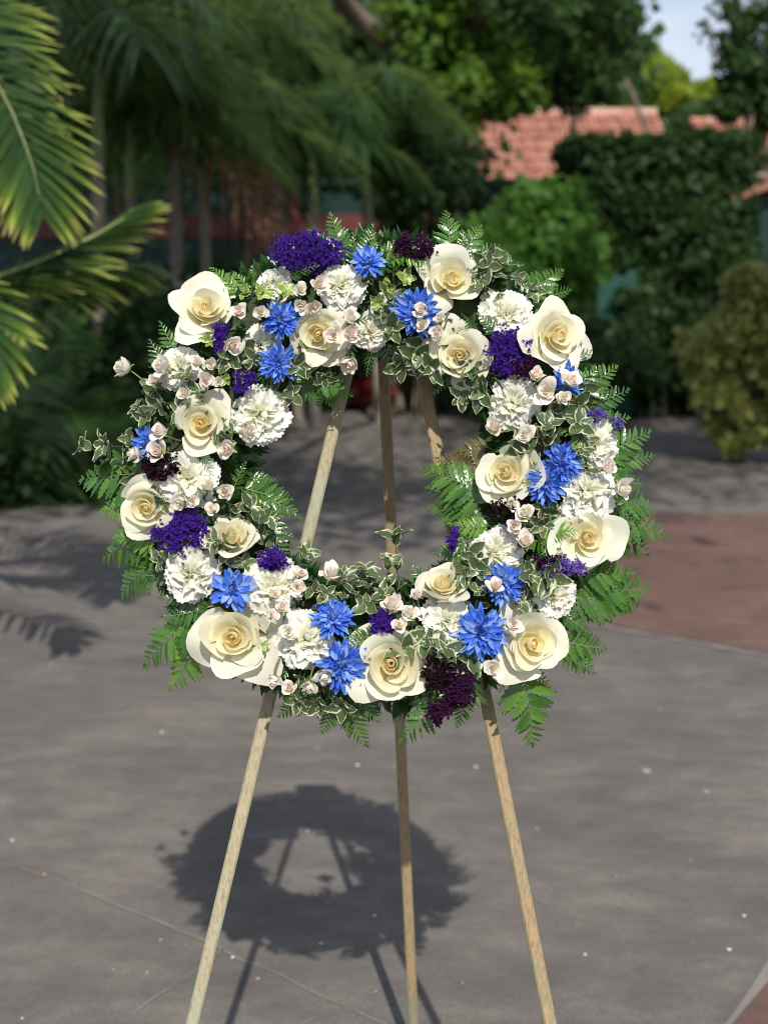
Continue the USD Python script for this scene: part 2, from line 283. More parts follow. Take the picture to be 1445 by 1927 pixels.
def pave_mat(name, c_dark, c_mid, c_light, rough=0.8):
    return mat(name, {'tc': ('texture_coordinate', {}), 'n': ('noise_texture', {'scale': 0.9, 'detail': 5.0, 'roughness': 0.6, 'distortion': 0.6}), 'mp': ('mapping', {'scale': (0.8, 1.6, 1.0), 'rotation': (0, 0, 0.35)}),
                      'n1': ('noise_texture', {'scale': 4.5, 'detail': 7.0, 'roughness': 0.72}), 'n2': ('noise_texture', {'scale': 170.0, 'detail': 3.0, 'roughness': 0.75}),
                      'a': ('math', {'math_type': 'multiply_add', 'value2': 0.55}), 'b': ('math', {'math_type': 'multiply', 'value2': 0.45}),
                      'c': ('math', {'math_type': 'multiply_add', 'value2': 0.46}), 'sb': ('math', {'math_type': 'add', 'value2': -0.23}),
                      'r': ('rgb_ramp', {'ramp': [(0.27, c_dark), (0.5, c_mid), (0.68, c_light)]}),
                      'bp': ('bump', {'strength': 0.5, 'distance': 0.004}), 'p': ('principled_bsdf', {'roughness': rough, 'specular_ior_level': 0.25})},
               [('tc.object', 'n.vector'), ('tc.object', 'mp.vector'), ('mp.vector', 'n1.vector'), ('tc.object', 'n2.vector'), ('n.fac', 'b.value1'), ('n1.fac', 'a.value1'), ('b.value', 'a.value3'),
                ('n2.fac', 'c.value1'), ('a.value', 'c.value3'), ('c.value', 'sb.value1'), ('sb.value', 'r.fac'), ('r.color', 'p.base_color'), ('n2.fac', 'bp.height'), ('bp.normal', 'p.normal')], surface='p.BSDF')
ASPH = pave_mat('worn_asphalt', (0.074, 0.067, 0.062), (0.130, 0.117, 0.108), (0.215, 0.190, 0.168))
REDP = pave_mat('red_concrete', (0.088, 0.052, 0.045), (0.135, 0.080, 0.068), (0.19, 0.125, 0.105))
CURB = pave_mat('pale_edge', (0.14, 0.125, 0.115), (0.21, 0.19, 0.175), (0.28, 0.26, 0.235))
edge = [(-260, 985), (0, 968), (160, 930), (300, 880), (400, 832), (520, 788), (700, 772), (900, 768), (1180, 763), (1320, 790), (1445, 832), (1800, 930)]
drv = Node('driveway'); tag(drv, kind='structure')
poly = [gnd(*e)[:2] for e in edge] + [np.array([9.0, 4.0]), np.array([9.0, -6.0]), np.array([-9.0, -6.0]), np.array([-9.0, 4.5])]
drv.mesh('surface', sheet(poly, 0.004), ASPH)
def strip(pix, w, z, seed=0):
    p = np.array([gnd(*q, z=z) for q in pix]); r = RS(seed)
    out = []
    for a, b in zip(p[:-1], p[1:]):
        n = max(2, int(np.linalg.norm(b - a) / 0.06))
        out += [a + (b - a) * k / n for k in range(n)]
    p = np.array(out + [p[-1]]); p[:, :2] += r.normal(0, 0.003, (len(p), 2))
    t = norm(np.gradient(p, axis=0)); s = np.stack([-t[:, 1], t[:, 0], 0 * t[:, 0]], 1)
    ww = w * (0.5 + r.rand(len(p)))[:, None] / 2
    return grid(np.stack([p - s * ww, p + s * ww], 1))
for k, (pix, w) in enumerate([([(-60, 1602), (120, 1662), (300, 1735), (420, 1788), (560, 1852), (740, 1935)], 0.006), ([(250, 1905), (330, 1850), (400, 1800), (430, 1770)], 0.0035), ([(560, 1930), (640, 1905), (760, 1880)], 0.003)]):
    drv.mesh('seam', strip(pix, w, 0.0075, k), CURB)
SPOT = plain('pale_spot', (0.62, 0.60, 0.57), var=0.1); SPOT_O = plain('orange_spot', (0.55, 0.28, 0.17), var=0.1); SPOT_D = plain('dull_spot', (0.34, 0.31, 0.29), var=0.1)
for k, (x, y, s, c) in enumerate([(305, 1378, 1, 0), (673, 1440, 1.1, 0), (23, 1582, 1, 0), (83, 1646, 1, 1), (520, 1653, .9, 1), (705, 1724, 1.1, 0), (604, 1776, .9, 0), (438, 1802, 1, 0), (485, 1842, 1.1, 2), (302, 1769, .8, 2), (214, 1825, .7, 2),
                                  (277, 1831, .9, 2), (579, 1564, .8, 0), (895, 1443, 1, 0), (598, 1408, .8, 2), (707, 1866, .7, 2), (42, 1917, .7, 0), (1400, 1724, 1, 0), (1372, 1787, 1.3, 0), (1101, 1797, .9, 0), (1216, 1451, 2, 2), (1330, 1490, 1.4, 2), (150, 1190, 1.5, 2), (95, 1250, 1.2, 2), (1010, 1560, .8, 2), (1240, 1335, .8, 2), (1160, 1650, .6, 2), (870, 1850, .6, 2), (1300, 1620, .7, 2)]):
    r = RS(k + 50); c0 = gnd(x, y, 0.006); n = 9; a = np.arange(n) * 2 * PI / n
    rad = 0.0062 * s * (c0[1] / 3.5) * (0.75 + 0.5 * r.rand(n))
    rim = c0 + np.stack([np.cos(a) * rad, np.sin(a) * rad, 0 * a], 1)
    v = np.vstack([rim, c0 + (rim - c0) * 0.6 + [0, 0, .0015], c0 + [0, 0, .002]])
    f4 = np.array([[i, (i + 1) % n, n + (i + 1) % n, n + i] for i in range(n)]); f3 = np.array([[n + i, n + (i + 1) % n, 2 * n] for i in range(n)])
    drv.mesh('spot', {'v': v, 'f': [f4, f3]}, (SPOT, SPOT_O, SPOT_D)[c])
red = [(1160, 1000), (1215, 966), (1450, 968), (1900, 985), (1900, 1330), (1450, 1232), (1330, 1210), (1240, 1195), (1150, 1180), (1105, 1150), (1095, 1090), (1115, 1035)]
rp = Node('red_pavement'); tag(rp, kind='structure')
rp.mesh('band', sheet([gnd(*q)[:2] for q in red], 0.008), REDP)
rp.mesh('edge_strip', strip([(1700, 1290), (1450, 1236), (1330, 1213), (1240, 1198), (1150, 1183), (1100, 1153)], 0.03, 0.0100, 5), CURB)
rp2 = Node('red_pavement'); tag(rp2, kind='structure')
rp2.mesh('band', sheet([gnd(*q)[:2] for q in [(1384, 1927), (1448, 1852), (1700, 1560), (2000, 1700), (1900, 2300), (1120, 2240)]], 0.008), REDP)
rp2.mesh('edge_strip', sheet([gnd(*q)[:2] for q in [(1368, 1927), (1400, 1882), (1448, 1806), (1690, 1500), (1702, 1557), (1448, 1848), (1382, 1927), (1116, 2240), (1100, 2240)]], 0.006), CURB)

# ---------------------------------------------------------------- background plants: builders
def leaf_cloud(r, pts, size, flat=0.0, asp=0.42):
    n = len(pts)
    d = norm(r.normal(0, 1, (n, 3)) + [0, 0, -0.25]); u = norm(np.cross(d, norm(r.normal(0, 1, (n, 3)) + [0, 0, flat])))
    L = size * (0.6 + 0.8 * r.rand(n))[:, None]
    up = np.cross(d, u)
    v = np.stack([pts, pts + d * L * .5 + u * L * asp + up * L * .08, pts + d * L, pts + d * L * .5 - u * L * asp + up * L * .08], 1).reshape(-1, 3)
    i = np.arange(n) * 4
    return {'v': v, 'f': [np.stack([i, i + 1, i + 2], 1), np.stack([i, i + 2, i + 3], 1)]}
def crown_pts(r, c, rad, n, clumps=26, spread=0.30, shell=0.55):
    c, rad = np.asarray(c), np.asarray(rad)
    d = norm(r.normal(0, 1, (clumps, 3))); q = d * (shell + (1 - shell) * r.rand(clumps)[:, None] ** 0.7) * (0.8 + 0.35 * r.rand(clumps)[:, None])
    k = r.randint(0, clumps, n); sz = (0.6 + 0.8 * r.rand(clumps))[k][:, None]
    return c + (q[k] + r.normal(0, 1, (n, 3)) * spread * sz * 0.55) * rad
def crown(node, seed, c, rad, n, size, m, name='crown', **k):
    r = RS(seed); return node.mesh(name, leaf_cloud(r, crown_pts(r, c, rad, n, **k), size), m)
def limb(node, pts, r0, r1, m=BARK, name='trunk', sides=8):
    p = np.asarray(pts, float); n = 4 * (len(p) - 1) + 1
    x = np.linspace(0, len(p) - 1, n); q = np.stack([np.interp(x, np.arange(len(p)), p[:, k]) for k in range(3)], 1)
    q[1:-1] = (q[:-2] + 2 * q[1:-1] + q[2:]) / 4
    return node.mesh(name, tube(q, np.linspace(r0, r1, n), sides), m)
def rachis_leaflets(r, pts, n, ll, wid, up, droop=0.25, ang=(1.15, 0.5), twist=0.2, vee=0.35, lfun=None, seg=4):
    """leaflets along a frond's midrib: list of geos, each a folded, drooping strap"""
    p = np.asarray(pts, float); x = np.linspace(0, len(p) - 1, 60)
    q = np.stack([np.interp(x, np.arange(len(p)), p[:, k]) for k in range(3)], 1)
    for _ in range(6): q[1:-1] = (q[:-2] + 2 * q[1:-1] + q[2:]) / 4
    tan = norm(np.gradient(q, axis=0)); out = []
    for i in range(n):
        f = (i + 0.5) / n; k = min(59, int(f * 59)); t = tan[k]
        u0 = norm(up - t * np.dot(up, t)); side0 = np.cross(t, u0)
        L = ll * ((math.sin(PI * (0.12 + 0.80 * f)) ** 0.6) if lfun is None else lfun(f))
        a = ang[0] + (ang[1] - ang[0]) * f
        for sgn in (-1, 1):
            aa = a + r.normal(0, 0.06)
            d = norm(t * math.cos(aa) + (side0 * sgn + u0 * (vee + r.normal(0, twist * .5))) * math.sin(aa))
            s = np.linspace(0, 1, seg)[:, None]
            c = q[k] + d * L * s * (0.9 + 0.2 * r.rand()) + np.array([0, 0, -1.0]) * L * droop * s ** 2 * (0.7 + 0.6 * r.rand())
            wv = norm(np.cross(d, np.cross(u0, d) * 1.0 + 0)) ; wv = norm(np.cross(np.cross(d, u0), d)) * 0.25 + norm(np.cross(d, u0))
            w = wid * np.array([0.55, 1.0, 0.75, 0.06]) if seg == 4 else wid * np.interp(np.linspace(0, 1, seg), [0, .25, .7, 1], [.5, 1, .8, .05])
            out.append(grid(np.stack([c - wv * w[:, None], c + wv * w[:, None]], 1)))
    return q, out
def add_frond(node, seed, pts, n, ll, wid, m, up=(0, 0, 1.0), rw=0.012, parts=False, **k):
    r = RS(seed); q, lf = rachis_leaflets(r, pts, n, ll, wid, np.asarray(up, float), **k)
    rib = tube(q[::4], np.linspace(rw, rw * 0.25, len(q[::4])), 5)
    if parts:
        fr = Node('frond', q[0], node); fr.mesh('midrib', rib, STEM_Y)
        for g in lf: fr.mesh('leaflet', g, m)
    else:
        node.mesh('frond', join(lf + [rib]), m)
STEM_Y = leaf_mat('palm_midrib', (0.13, 0.17, 0.05), (0.20, 0.22, 0.07), trans=0.0)
def palm(name, label, base, crownp, seed, nf=13, fl=1.9, m=PALM, group=None, tr=0.055, spread=1.0):
    r = RS(seed); node = Node(name, base); tag(node, label, 'palm', group)
    base, cp = np.asarray(base), np.asarray(crownp)
    limb(node, [base, base + (cp - base) * .5 + [0.03, 0, 0], cp - (cp - base) * 0.22], tr * 1.25, tr, BARK_P)
    limb(node, [cp - (cp - base) * 0.22, cp], tr * 1.1, tr * .6, CROWNSHAFT, 'crownshaft')
    for i in range(nf):
        az = i * 2.4 + r.normal(0, .2); el = 1.25 - 1.35 * (i / nf); L = fl * (0.8 + 0.35 * r.rand())
        h = np.array([math.cos(az), math.sin(az), 0]) * spread
        p1 = cp + (h * math.cos(el) + [0, 0, math.sin(el)]) * L * .5
        p2 = cp + h * L * (.55 + .35 * math.cos(el)) + np.array([0, 0, L * (0.55 * math.sin(el) - .35)])
        add_frond(node, seed * 31 + i, bez(cp, p1 + [0, 0, .15], p2, 6), 26, L * 0.42, 0.017, m, droop=0.62, twist=.35, rw=0.014)
    return node

# near palm on the left: every leaflet is a part
np_ = Node('near_palm', (-3.0, 4.9, 0)); tag(np_, 'sunlit palm at the left edge with yellow tipped feathery fronds', 'palm')
limb(np_, [(-3.0, 4.9, 0), (-2.98, 4.9, 1.2), (-2.9, 4.9, 2.2)], 0.10, 0.085, BARK_P)
limb(np_, [(-2.9, 4.9, 2.2), (-2.85, 4.88, 2.75)], 0.08, 0.045, CROWNSHAFT, 'crownshaft')
NC = np.array([-2.85, 4.88, 2.75])
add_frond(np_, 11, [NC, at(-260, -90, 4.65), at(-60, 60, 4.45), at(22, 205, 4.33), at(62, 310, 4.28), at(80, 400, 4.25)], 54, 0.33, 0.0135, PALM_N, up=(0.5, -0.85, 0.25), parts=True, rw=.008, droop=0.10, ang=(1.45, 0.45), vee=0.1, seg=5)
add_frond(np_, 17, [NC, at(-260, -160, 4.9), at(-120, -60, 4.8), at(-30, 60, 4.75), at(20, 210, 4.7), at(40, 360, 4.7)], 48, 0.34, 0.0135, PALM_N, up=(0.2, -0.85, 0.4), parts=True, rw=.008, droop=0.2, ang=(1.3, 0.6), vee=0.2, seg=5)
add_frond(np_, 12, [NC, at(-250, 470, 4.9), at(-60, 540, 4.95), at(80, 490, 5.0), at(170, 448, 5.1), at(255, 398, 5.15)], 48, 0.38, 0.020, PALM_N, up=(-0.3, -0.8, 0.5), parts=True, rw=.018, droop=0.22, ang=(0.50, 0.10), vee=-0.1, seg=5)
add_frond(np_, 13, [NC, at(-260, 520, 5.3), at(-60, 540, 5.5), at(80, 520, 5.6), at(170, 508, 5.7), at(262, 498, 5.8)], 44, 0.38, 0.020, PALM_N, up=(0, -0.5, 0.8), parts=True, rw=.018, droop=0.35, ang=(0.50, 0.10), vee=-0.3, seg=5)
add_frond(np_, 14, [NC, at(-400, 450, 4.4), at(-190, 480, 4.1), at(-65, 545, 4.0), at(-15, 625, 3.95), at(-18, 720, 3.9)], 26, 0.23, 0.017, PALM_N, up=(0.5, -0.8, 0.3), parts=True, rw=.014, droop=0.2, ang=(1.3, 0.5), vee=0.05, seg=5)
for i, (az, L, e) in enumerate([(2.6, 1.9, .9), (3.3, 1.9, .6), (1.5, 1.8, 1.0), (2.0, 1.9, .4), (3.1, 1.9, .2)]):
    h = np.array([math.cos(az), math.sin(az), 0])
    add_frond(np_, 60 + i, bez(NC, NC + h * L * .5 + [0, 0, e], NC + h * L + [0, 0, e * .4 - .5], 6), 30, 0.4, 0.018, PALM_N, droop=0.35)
# shaded low frond plant beneath it
lp = Node('feather_palm_clump', gnd(40, 945)); tag(lp, 'low dark green feathery palm in deep shade at left edge', 'palm')
for i, (a, b, c) in enumerate([((20, 900), (60, 700), (238, 800)), ((0, 900), (-40, 720), (120, 690)), ((30, 920), (120, 780), (190, 900)), ((0, 900), (-60, 800), (60, 780)), ((40, 930), (150, 850), (160, 950)), ((20, 900), (20, 640), (150, 620))]):
    add_frond(lp, 80 + i, bez(at(*a, 9.1), at(*b, 9.0 + .1 * i), at(*c, 8.9 + .15 * i), 6), 26, 0.58, 0.026, PALM, up=(0.2, -0.7, 0.6), droop=0.3)

# mid-distance palms
palm('garden_palm', 'slim palm with green crownshaft standing before the maroon band of the wall', gnd(385, 832) * [1, 1, 0], at(383, 235, 12.9), 3, nf=15, fl=1.75)
palm('garden_palm', 'palm with broad drooping fronds above the centre of the wreath', gnd(715, 795) * [1, 1, 0], at(680, 215, 14.6), 5, nf=18, fl=1.35)
palm('garden_palm', 'tall palm rising between the two drooping palms and the branching tree', np.array([-1.1, 15.2, 0]), at(490, 70, 15.2), 7, nf=15, fl=1.3)
palm('garden_palm', 'palm in shade behind the sunlit fronds at upper left', np.array([-2.6, 10.4, 0]), at(185, 110, 10.4), 9, nf=17, fl=1.75)
palm('garden_palm', 'thin stemmed palm nearest the brown hanging frond', np.array([-2.25, 12.7, 0]), at(320, 40, 12.7), 13, nf=16, fl=1.9)
palm('garden_palm', 'young palm with low arching fronds just behind the near palm', np.array([-2.55, 11.8, 0]), at(245, 225, 11.8), 17, nf=15, fl=1.5)
palm('garden_palm', 'young palm with low fronds between the two slim trunks and the ring top', np.array([-0.85, 14.2, 0]), at(590, 265, 14.2), 19, nf=15, fl=1.45)
dp = Node('dead_frond', at(310, 280, 11.6)); tag(dp, 'dead brown palm frond hanging beside the slim green palm', 'palm frond')
q, lf = rachis_leaflets(RS(5), bez(at(330, 268, 11.6), at(450, 250, 11.4), at(520, 430, 11.2), 6), 34, 0.55, 0.013, np.array([0, -.6, .8]), droop=0.9, twist=.6)
dp.mesh('midrib', tube(q[::4], np.linspace(.014, .004, 15), 5), PALM_B); dp.mesh('leaflets', join(lf), PALM_B, kind='stuff')

# ---------------------------------------------------------------- buildings
TEAL = plain('dark_green_paint', (0.005, 0.027, 0.024), rough=0.5, var=0.15, scale=2.0)
MAROON = plain('maroon_paint', (0.10, 0.028, 0.026), rough=0.5, var=0.15)
TANW = plain('tan_wall', (0.26, 0.21, 0.16), var=0.2)
TILE = [plain(f'terracotta_{w}', c, rough=0.8, var=0.22, scale=3.0) for w, c in (('pale', (0.42, 0.20, 0.145)), ('red', (0.37, 0.155, 0.11)), ('dusky', (0.29, 0.13, 0.095)))]
PINK = plain('ridge_mortar', (0.46, 0.30, 0.24), var=0.15)
D = 17.6
bl = Node('garden_wall', (0, D, 0)); tag(bl, 'long dark green wooden wall with a maroon band behind the palms', 'wall')
zb = lambda y, d=D: at(700, y, d)[2]
x = -8.0; k = 0
while x < 6.4:
    bl.mesh('board', box((x, D, 0.5), (x + 0.385, D + 0.05 + 0.006 * (k % 2), 3.15)), TEAL); x += 0.39; k += 1
bl.mesh('band', box((-8, D - 0.05, zb(447)), (6.4, D - 0.004, zb(403))), MAROON)
bl.mesh('base', box((-8, D - 0.06, 0), (6.4, D + .1, 0.49)), TANW)
for xx in (-6.2, -3.9, -1.35, 1.2, 3.7): bl.mesh('post', box((xx, D - .16, 0), (xx + .12, D - .064, 3.2)), MAROON)
bl.mesh('coping', box((-8, D - .12, 3.16), (6.4, D + .18, 3.24)), TEAL)
# right-hand green building with its roof edge
rb = Node('green_building', at(1420, 560, 16.2) * [1, 1, 0]); tag(rb, 'dark green building with a sloping tiled roof at the right edge', 'building')
p0 = at(1368, 420, 16.2)
x0, yb = p0[0], 16.2
z1, z2 = at(1368, 392, 16.2)[2], at(1500, 345, 16.2)[2]
xr = x0 + 4.0; zr = z1 + (z2 - z1) * 4.0 / (at(1500, 345, 16.2)[0] - x0)
rb.mesh('wall', {'v': np.array([[x0, yb, 0], [xr, yb, 0], [xr, yb, zr], [x0, yb, z1], [x0, yb + 4, 0], [xr, yb + 4, 0], [xr, yb + 4, zr], [x0, yb + 4, z1]], float), 'f': [np.array([[0, 1, 2, 3], [5, 4, 7, 6], [4, 0, 3, 7], [1, 5, 6, 2]])]}, TEAL)
rv = np.array([[x0 - .25, yb - .3, z1 - .02], [xr, yb - .3, zr + .05], [xr, yb + 4.2, zr + .05], [x0 - .25, yb + 4.2, z1 - .02]]); rb.mesh('roof', {'v': np.vstack([rv + [0, 0, .01], rv + [0, 0, .12]]), 'f': [np.array([[3, 2, 1, 0], [4, 5, 6, 7], [0, 1, 5, 4], [1, 2, 6, 5], [2, 3, 7, 6], [3, 0, 4, 7]])]}, TILE[2])
rb.mesh('band', box((x0 + .01, yb - .05, at(1400, 560, 16.2)[2]), (xr, yb - .004, at(1400, 545, 16.2)[2])), TEAL)
# tiled roof house
def tiled_house(name, label, xa, xb, yd, z_eave, z_ridge, run, ncol, nrow, seed):
    h = Node(name, ((xa + xb) / 2, yd, 0)); tag(h, label, 'house'); r = RS(seed)
    h.mesh('wall', box((xa + .4, yd + .5, 0), (xb - .4, yd + 2 * run - .5, z_eave)), TANW)
    a, b = np.array([xa, yd, z_eave]), np.array([xa, yd + run, z_ridge])
    under = np.array([[xa, yd, z_eave], [xb, yd, z_eave], [xb, yd + run, z_ridge], [xa, yd + run, z_ridge], [xb, yd + 2 * run, z_eave], [xa, yd + 2 * run, z_eave]]) - [0, 0, .03]
    rf = Node('roof', (xa, yd, z_eave), h)
    rf.mesh('deck', {'v': under, 'f': [np.array([[0, 1, 2, 3], [3, 2, 4, 5]])]}, TILE[2])
    e = norm(b - a); L = np.linalg.norm(b - a) / nrow; cw = (xb - xa) / ncol; nn = norm(np.cross([1, 0, 0], e))
    ang = np.linspace(0, PI, 6)
    for i in range(ncol):
        for j in range(nrow):
            o = a + np.array([cw * (i + .5), 0, 0]) + e * L * j + nn * r.normal(0, .006)
            R0, R1 = cw * .47, cw * .40
            P = np.stack([o + np.cos(ang)[:, None] * [R, 0, 0] + np.sin(ang)[:, None] * nn * R * .8 + e * s + nn * q for R, s, q in ((R0, 0, .03), (R1, L * 1.08, .0))], 0)
            rf.mesh('tile', grid(P), TILE[r.choice(3, p=[.4, .45, .15])])
    for i in range(max(2, int((xb - xa) / .42))):
        w = (xb - xa) / max(2, int((xb - xa) / .42)); o = np.array([xa + w * (i + .5), yd + run, z_ridge + .0])
        rf.mesh('ridge_tile', tube([o - [w * .5, 0, 0], o + [w * .52, 0, 0]], [.13, .11], 8), PINK if i % 3 else TILE[0])
    return h
RD = 26.0
zr_ = at(1000, 212, RD + 3.2)[2]; ze_ = at(1000, 345, RD)[2]
tiled_house('tiled_roof_house', 'house with a long terracotta barrel tile roof beyond the hedge', at(770, 300, RD)[0], at(1262, 300, RD + 1.5)[0], RD, ze_, zr_, 3.2, 40, 7, 4)
tiled_house('tiled_roof_house', 'far house whose tiled roof just shows at the right edge', at(1348, 250, 34)[0], at(1600, 250, 34)[0], 34, at(1400, 285, 34)[2], at(1400, 228, 37)[2], 3.0, 14, 4, 6)

# ---------------------------------------------------------------- trees, hedges, shrubs
big = Node('spreading_tree', (1.5, 18.2, 0)); tag(big, 'big spreading tree with thick pale branches above the palms', 'tree')
limb(big, [(1.5, 18.2, 0), at(815, 260, 18.2), at(812, 120, 18.2)], .30, .24)
limb(big, [at(812, 140, 18.2), at(835, 60, 18), at(850, -120, 17)], .24, .16, name='branch')
limb(big, [at(812, 120, 18.2), at(720, 75, 18), at(650, 10, 17.5), at(560, -120, 15.5), (-2.6, 9.0, 7.9)], .19, .09, name='branch')
limb(big, [at(805, 110, 18.2), at(725, 30, 18.4), at(740, -120, 18)], .16, .10, name='branch')
limb(big, [at(818, 140, 18.2), at(900, 40, 17), at(1010, -120, 15)], .14, .08, name='branch')
limb(big, [at(850, -110, 17), (2.6, 11.0, 8.1), (3.4, 6.0, 8.1)], .15, .06, name='branch')
limb(big, [(2.6, 11.0, 8.1), (0.5, 5.0, 8.4), (0.0, 1.8, 8.4)], .09, .05, name='branch')
for s, c, rad, n in [(1, (-2.6, 6.2, 8.0), (3.2, 2.8, .8), 4200), (2, (3.6, 5.6, 8.1), (3.0, 2.6, .8), 5500), (3, (0.0, 1.6, 8.3), (4.4, 2.6, .7), 7500), (4, (-4.2, 11.8, 7.9), (3.2, 1.8, .8), 6500), (15, (-5.5, 6.0, 8.2), (2.6, 3.2, .9), 7000), (16, (6.4, 5.0, 8.2), (2.6, 3.0, .9), 5500)]:
    crown(big, 200 + s, c, rad, n, 0.13, TREE_D, clumps=34, spread=.34, shell=.2)
def tree(name, label, base, trunk, r0, crowns, m, seed, size=.13, br=()):
    t = Node(name, base); tag(t, label, 'tree')
    limb(t, [base] + list(trunk), r0, r0 * .55)
    for k, b in enumerate(br): limb(t, b, r0 * .45, r0 * .2, name='branch', sides=6)
    for k, (c, rad, n) in enumerate(crowns): crown(t, seed + k, c, rad, n, size, m, clumps=24)
    return t
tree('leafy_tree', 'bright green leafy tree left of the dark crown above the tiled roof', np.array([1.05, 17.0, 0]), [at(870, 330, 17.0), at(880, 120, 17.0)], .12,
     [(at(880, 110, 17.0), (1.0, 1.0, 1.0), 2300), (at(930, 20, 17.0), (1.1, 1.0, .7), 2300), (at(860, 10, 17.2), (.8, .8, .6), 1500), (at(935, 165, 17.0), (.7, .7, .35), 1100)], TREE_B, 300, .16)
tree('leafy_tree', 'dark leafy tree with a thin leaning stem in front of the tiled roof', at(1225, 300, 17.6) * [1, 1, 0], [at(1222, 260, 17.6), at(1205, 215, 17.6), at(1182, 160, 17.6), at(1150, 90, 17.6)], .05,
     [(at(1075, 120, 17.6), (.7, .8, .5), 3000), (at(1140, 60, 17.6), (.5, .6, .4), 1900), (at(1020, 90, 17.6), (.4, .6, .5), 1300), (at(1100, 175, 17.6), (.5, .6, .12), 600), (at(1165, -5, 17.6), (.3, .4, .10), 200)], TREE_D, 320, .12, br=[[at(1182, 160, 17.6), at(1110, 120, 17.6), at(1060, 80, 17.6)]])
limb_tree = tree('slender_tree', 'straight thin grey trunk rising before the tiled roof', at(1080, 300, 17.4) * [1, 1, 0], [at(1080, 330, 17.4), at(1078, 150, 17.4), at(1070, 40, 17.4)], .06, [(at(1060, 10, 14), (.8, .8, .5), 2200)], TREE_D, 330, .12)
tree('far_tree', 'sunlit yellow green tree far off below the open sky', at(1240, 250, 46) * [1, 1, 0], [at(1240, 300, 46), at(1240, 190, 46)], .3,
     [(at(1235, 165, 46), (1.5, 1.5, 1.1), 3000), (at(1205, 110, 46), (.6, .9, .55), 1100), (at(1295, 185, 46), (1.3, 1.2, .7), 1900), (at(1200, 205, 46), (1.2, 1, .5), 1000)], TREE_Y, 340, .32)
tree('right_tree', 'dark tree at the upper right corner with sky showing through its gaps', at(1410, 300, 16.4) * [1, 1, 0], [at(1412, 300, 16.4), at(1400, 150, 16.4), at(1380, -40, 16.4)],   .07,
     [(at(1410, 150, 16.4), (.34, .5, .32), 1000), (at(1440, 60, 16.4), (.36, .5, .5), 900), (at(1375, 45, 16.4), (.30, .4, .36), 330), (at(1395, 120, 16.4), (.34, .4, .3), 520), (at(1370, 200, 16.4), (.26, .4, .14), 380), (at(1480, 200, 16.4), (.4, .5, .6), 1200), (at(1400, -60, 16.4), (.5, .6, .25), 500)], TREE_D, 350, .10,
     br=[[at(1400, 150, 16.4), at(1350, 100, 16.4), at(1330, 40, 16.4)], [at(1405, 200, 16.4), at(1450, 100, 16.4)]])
for k, (px, py, dd, rx, rz, n, lab, m) in enumerate([(150, 120, 20, 3.4, 3.6, 9000, 'dense dark tree closing the view behind the left palms', TREE_D), (480, 60, 21, 3.4, 3.8, 9000, 'dense dark tree closing the view left of the branching tree', TREE_D),
                                     (640, 40, 24, 2.4, 4.2, 7000, 'dense tall tree directly behind the pale branches', TREE_D), (960, 60, 33, 2.6, 3.2, 5000, 'tall far tree behind the left end of the tiled roof', TREE_B), (1340, 250, 40, 1.7, .7, 1500, 'low round far tree between the two tiled roofs', TREE_D), (1075, 150, 38, 2.2, 1.6, 3000, 'far round tree rising just over the ridge of the tiled roof', TREE_D)]):
    c = at(px, py, dd); t = Node('background_tree', c * [1, 1, 0]); tag(t, lab, 'tree')
    limb(t, [c * [1, 1, 0], c], .22, .1)
    crown(t, 400 + k, c, (rx, 2.0, rz), n, .30 * dd / 22, m, clumps=50, spread=.36, shell=.25)
    if c[2] - rz > 2: crown(t, 440 + k, c * [1, 1, .4], (rx, 1.6, c[2] * .4), n // 2, .30, m, clumps=40, shell=.2)
def bush(name, label, px, py, D, rx, rz, n, size, m, seed, cat='bush', ry=None, clumps=30, shell=.45):
    c = at(px, py, D); b = Node(name, c * [1, 1, 0]); tag(b, label, cat); r = RS(seed)
    st = [tube(bez(c * [1, 1, 0] + [r.normal(0, .08), r.normal(0, .08), 0], c * [1, 1, .5], c + r.normal(0, .4, 3) * [rx, rx, rz * .6], 6), np.linspace(.022, .008, 6), 5) for _ in range(6)]
    b.mesh('stem', join(st), BARK); crown(b, seed, c, (rx, ry or rx, rz), n, size, m, 'foliage', clumps=clumps, shell=shell); return b
# hedge
hg = Node('clipped_hedge', (at(1240, 500, 16.2)) * [1, 1, 0]); tag(hg, 'tall dark clipped hedge in front of the tiled roof house', 'hedge')
r = RS(77); n = 30000; a, b = at(1065, 258, 16.2), at(1425, 258, 16.2)
u = r.rand(n, 3); pts = np.column_stack([a[0] + (b[0] - a[0]) * u[:, 0], 15.9 + 1.3 * u[:, 1], 0.15 + (a[2] - .15) * (1 - u[:, 2] ** 1.6)])
pts += .22 * (meshkit.fbm(pts * 1.6, 3, 2)[:, None] - .5) * [1, 2, 1.5]
hg.mesh('foliage', leaf_cloud(r, pts, .12), HEDGE)
for k in range(7):
    px = a[0] + (b[0] - a[0]) * (k + .5) / 7; limb(hg, [(px, 16.5, 0), (px + .05, 16.5, 1.2), (px, 16.5, 2.4)], .05, .03, name='stem', sides=6)
bush('leafy_bush', 'bright green leafy bush left of the clipped hedge', 1035, 480, 14.2, .72, .66, 4200, .14, BUSH, 501)
bush('leafy_bush', 'tall dark bush hiding the foot of the spreading tree', 800, 345, 15.6, .75, .8, 3600, .12, SHRUB, 506)
PANEL = plain('pale_teal_paint', (0.014, 0.062, 0.053), var=.15)
fp = Node('fence_panel', at(1160, 600, 15.1) * [1, 1, 0]); tag(fp, 'teal painted board panel showing between the bushes right of the wreath', 'fence panel')
for k in range(4):
    xx = at(1125 + 18 * k, 550, 15.1)[0]; fp.mesh('board', box((xx, 15.1, .1), (xx + .118, 15.13 + .006 * (k % 2), at(1160, 508 + 5 * (k % 3), 15.1)[2])), PANEL)
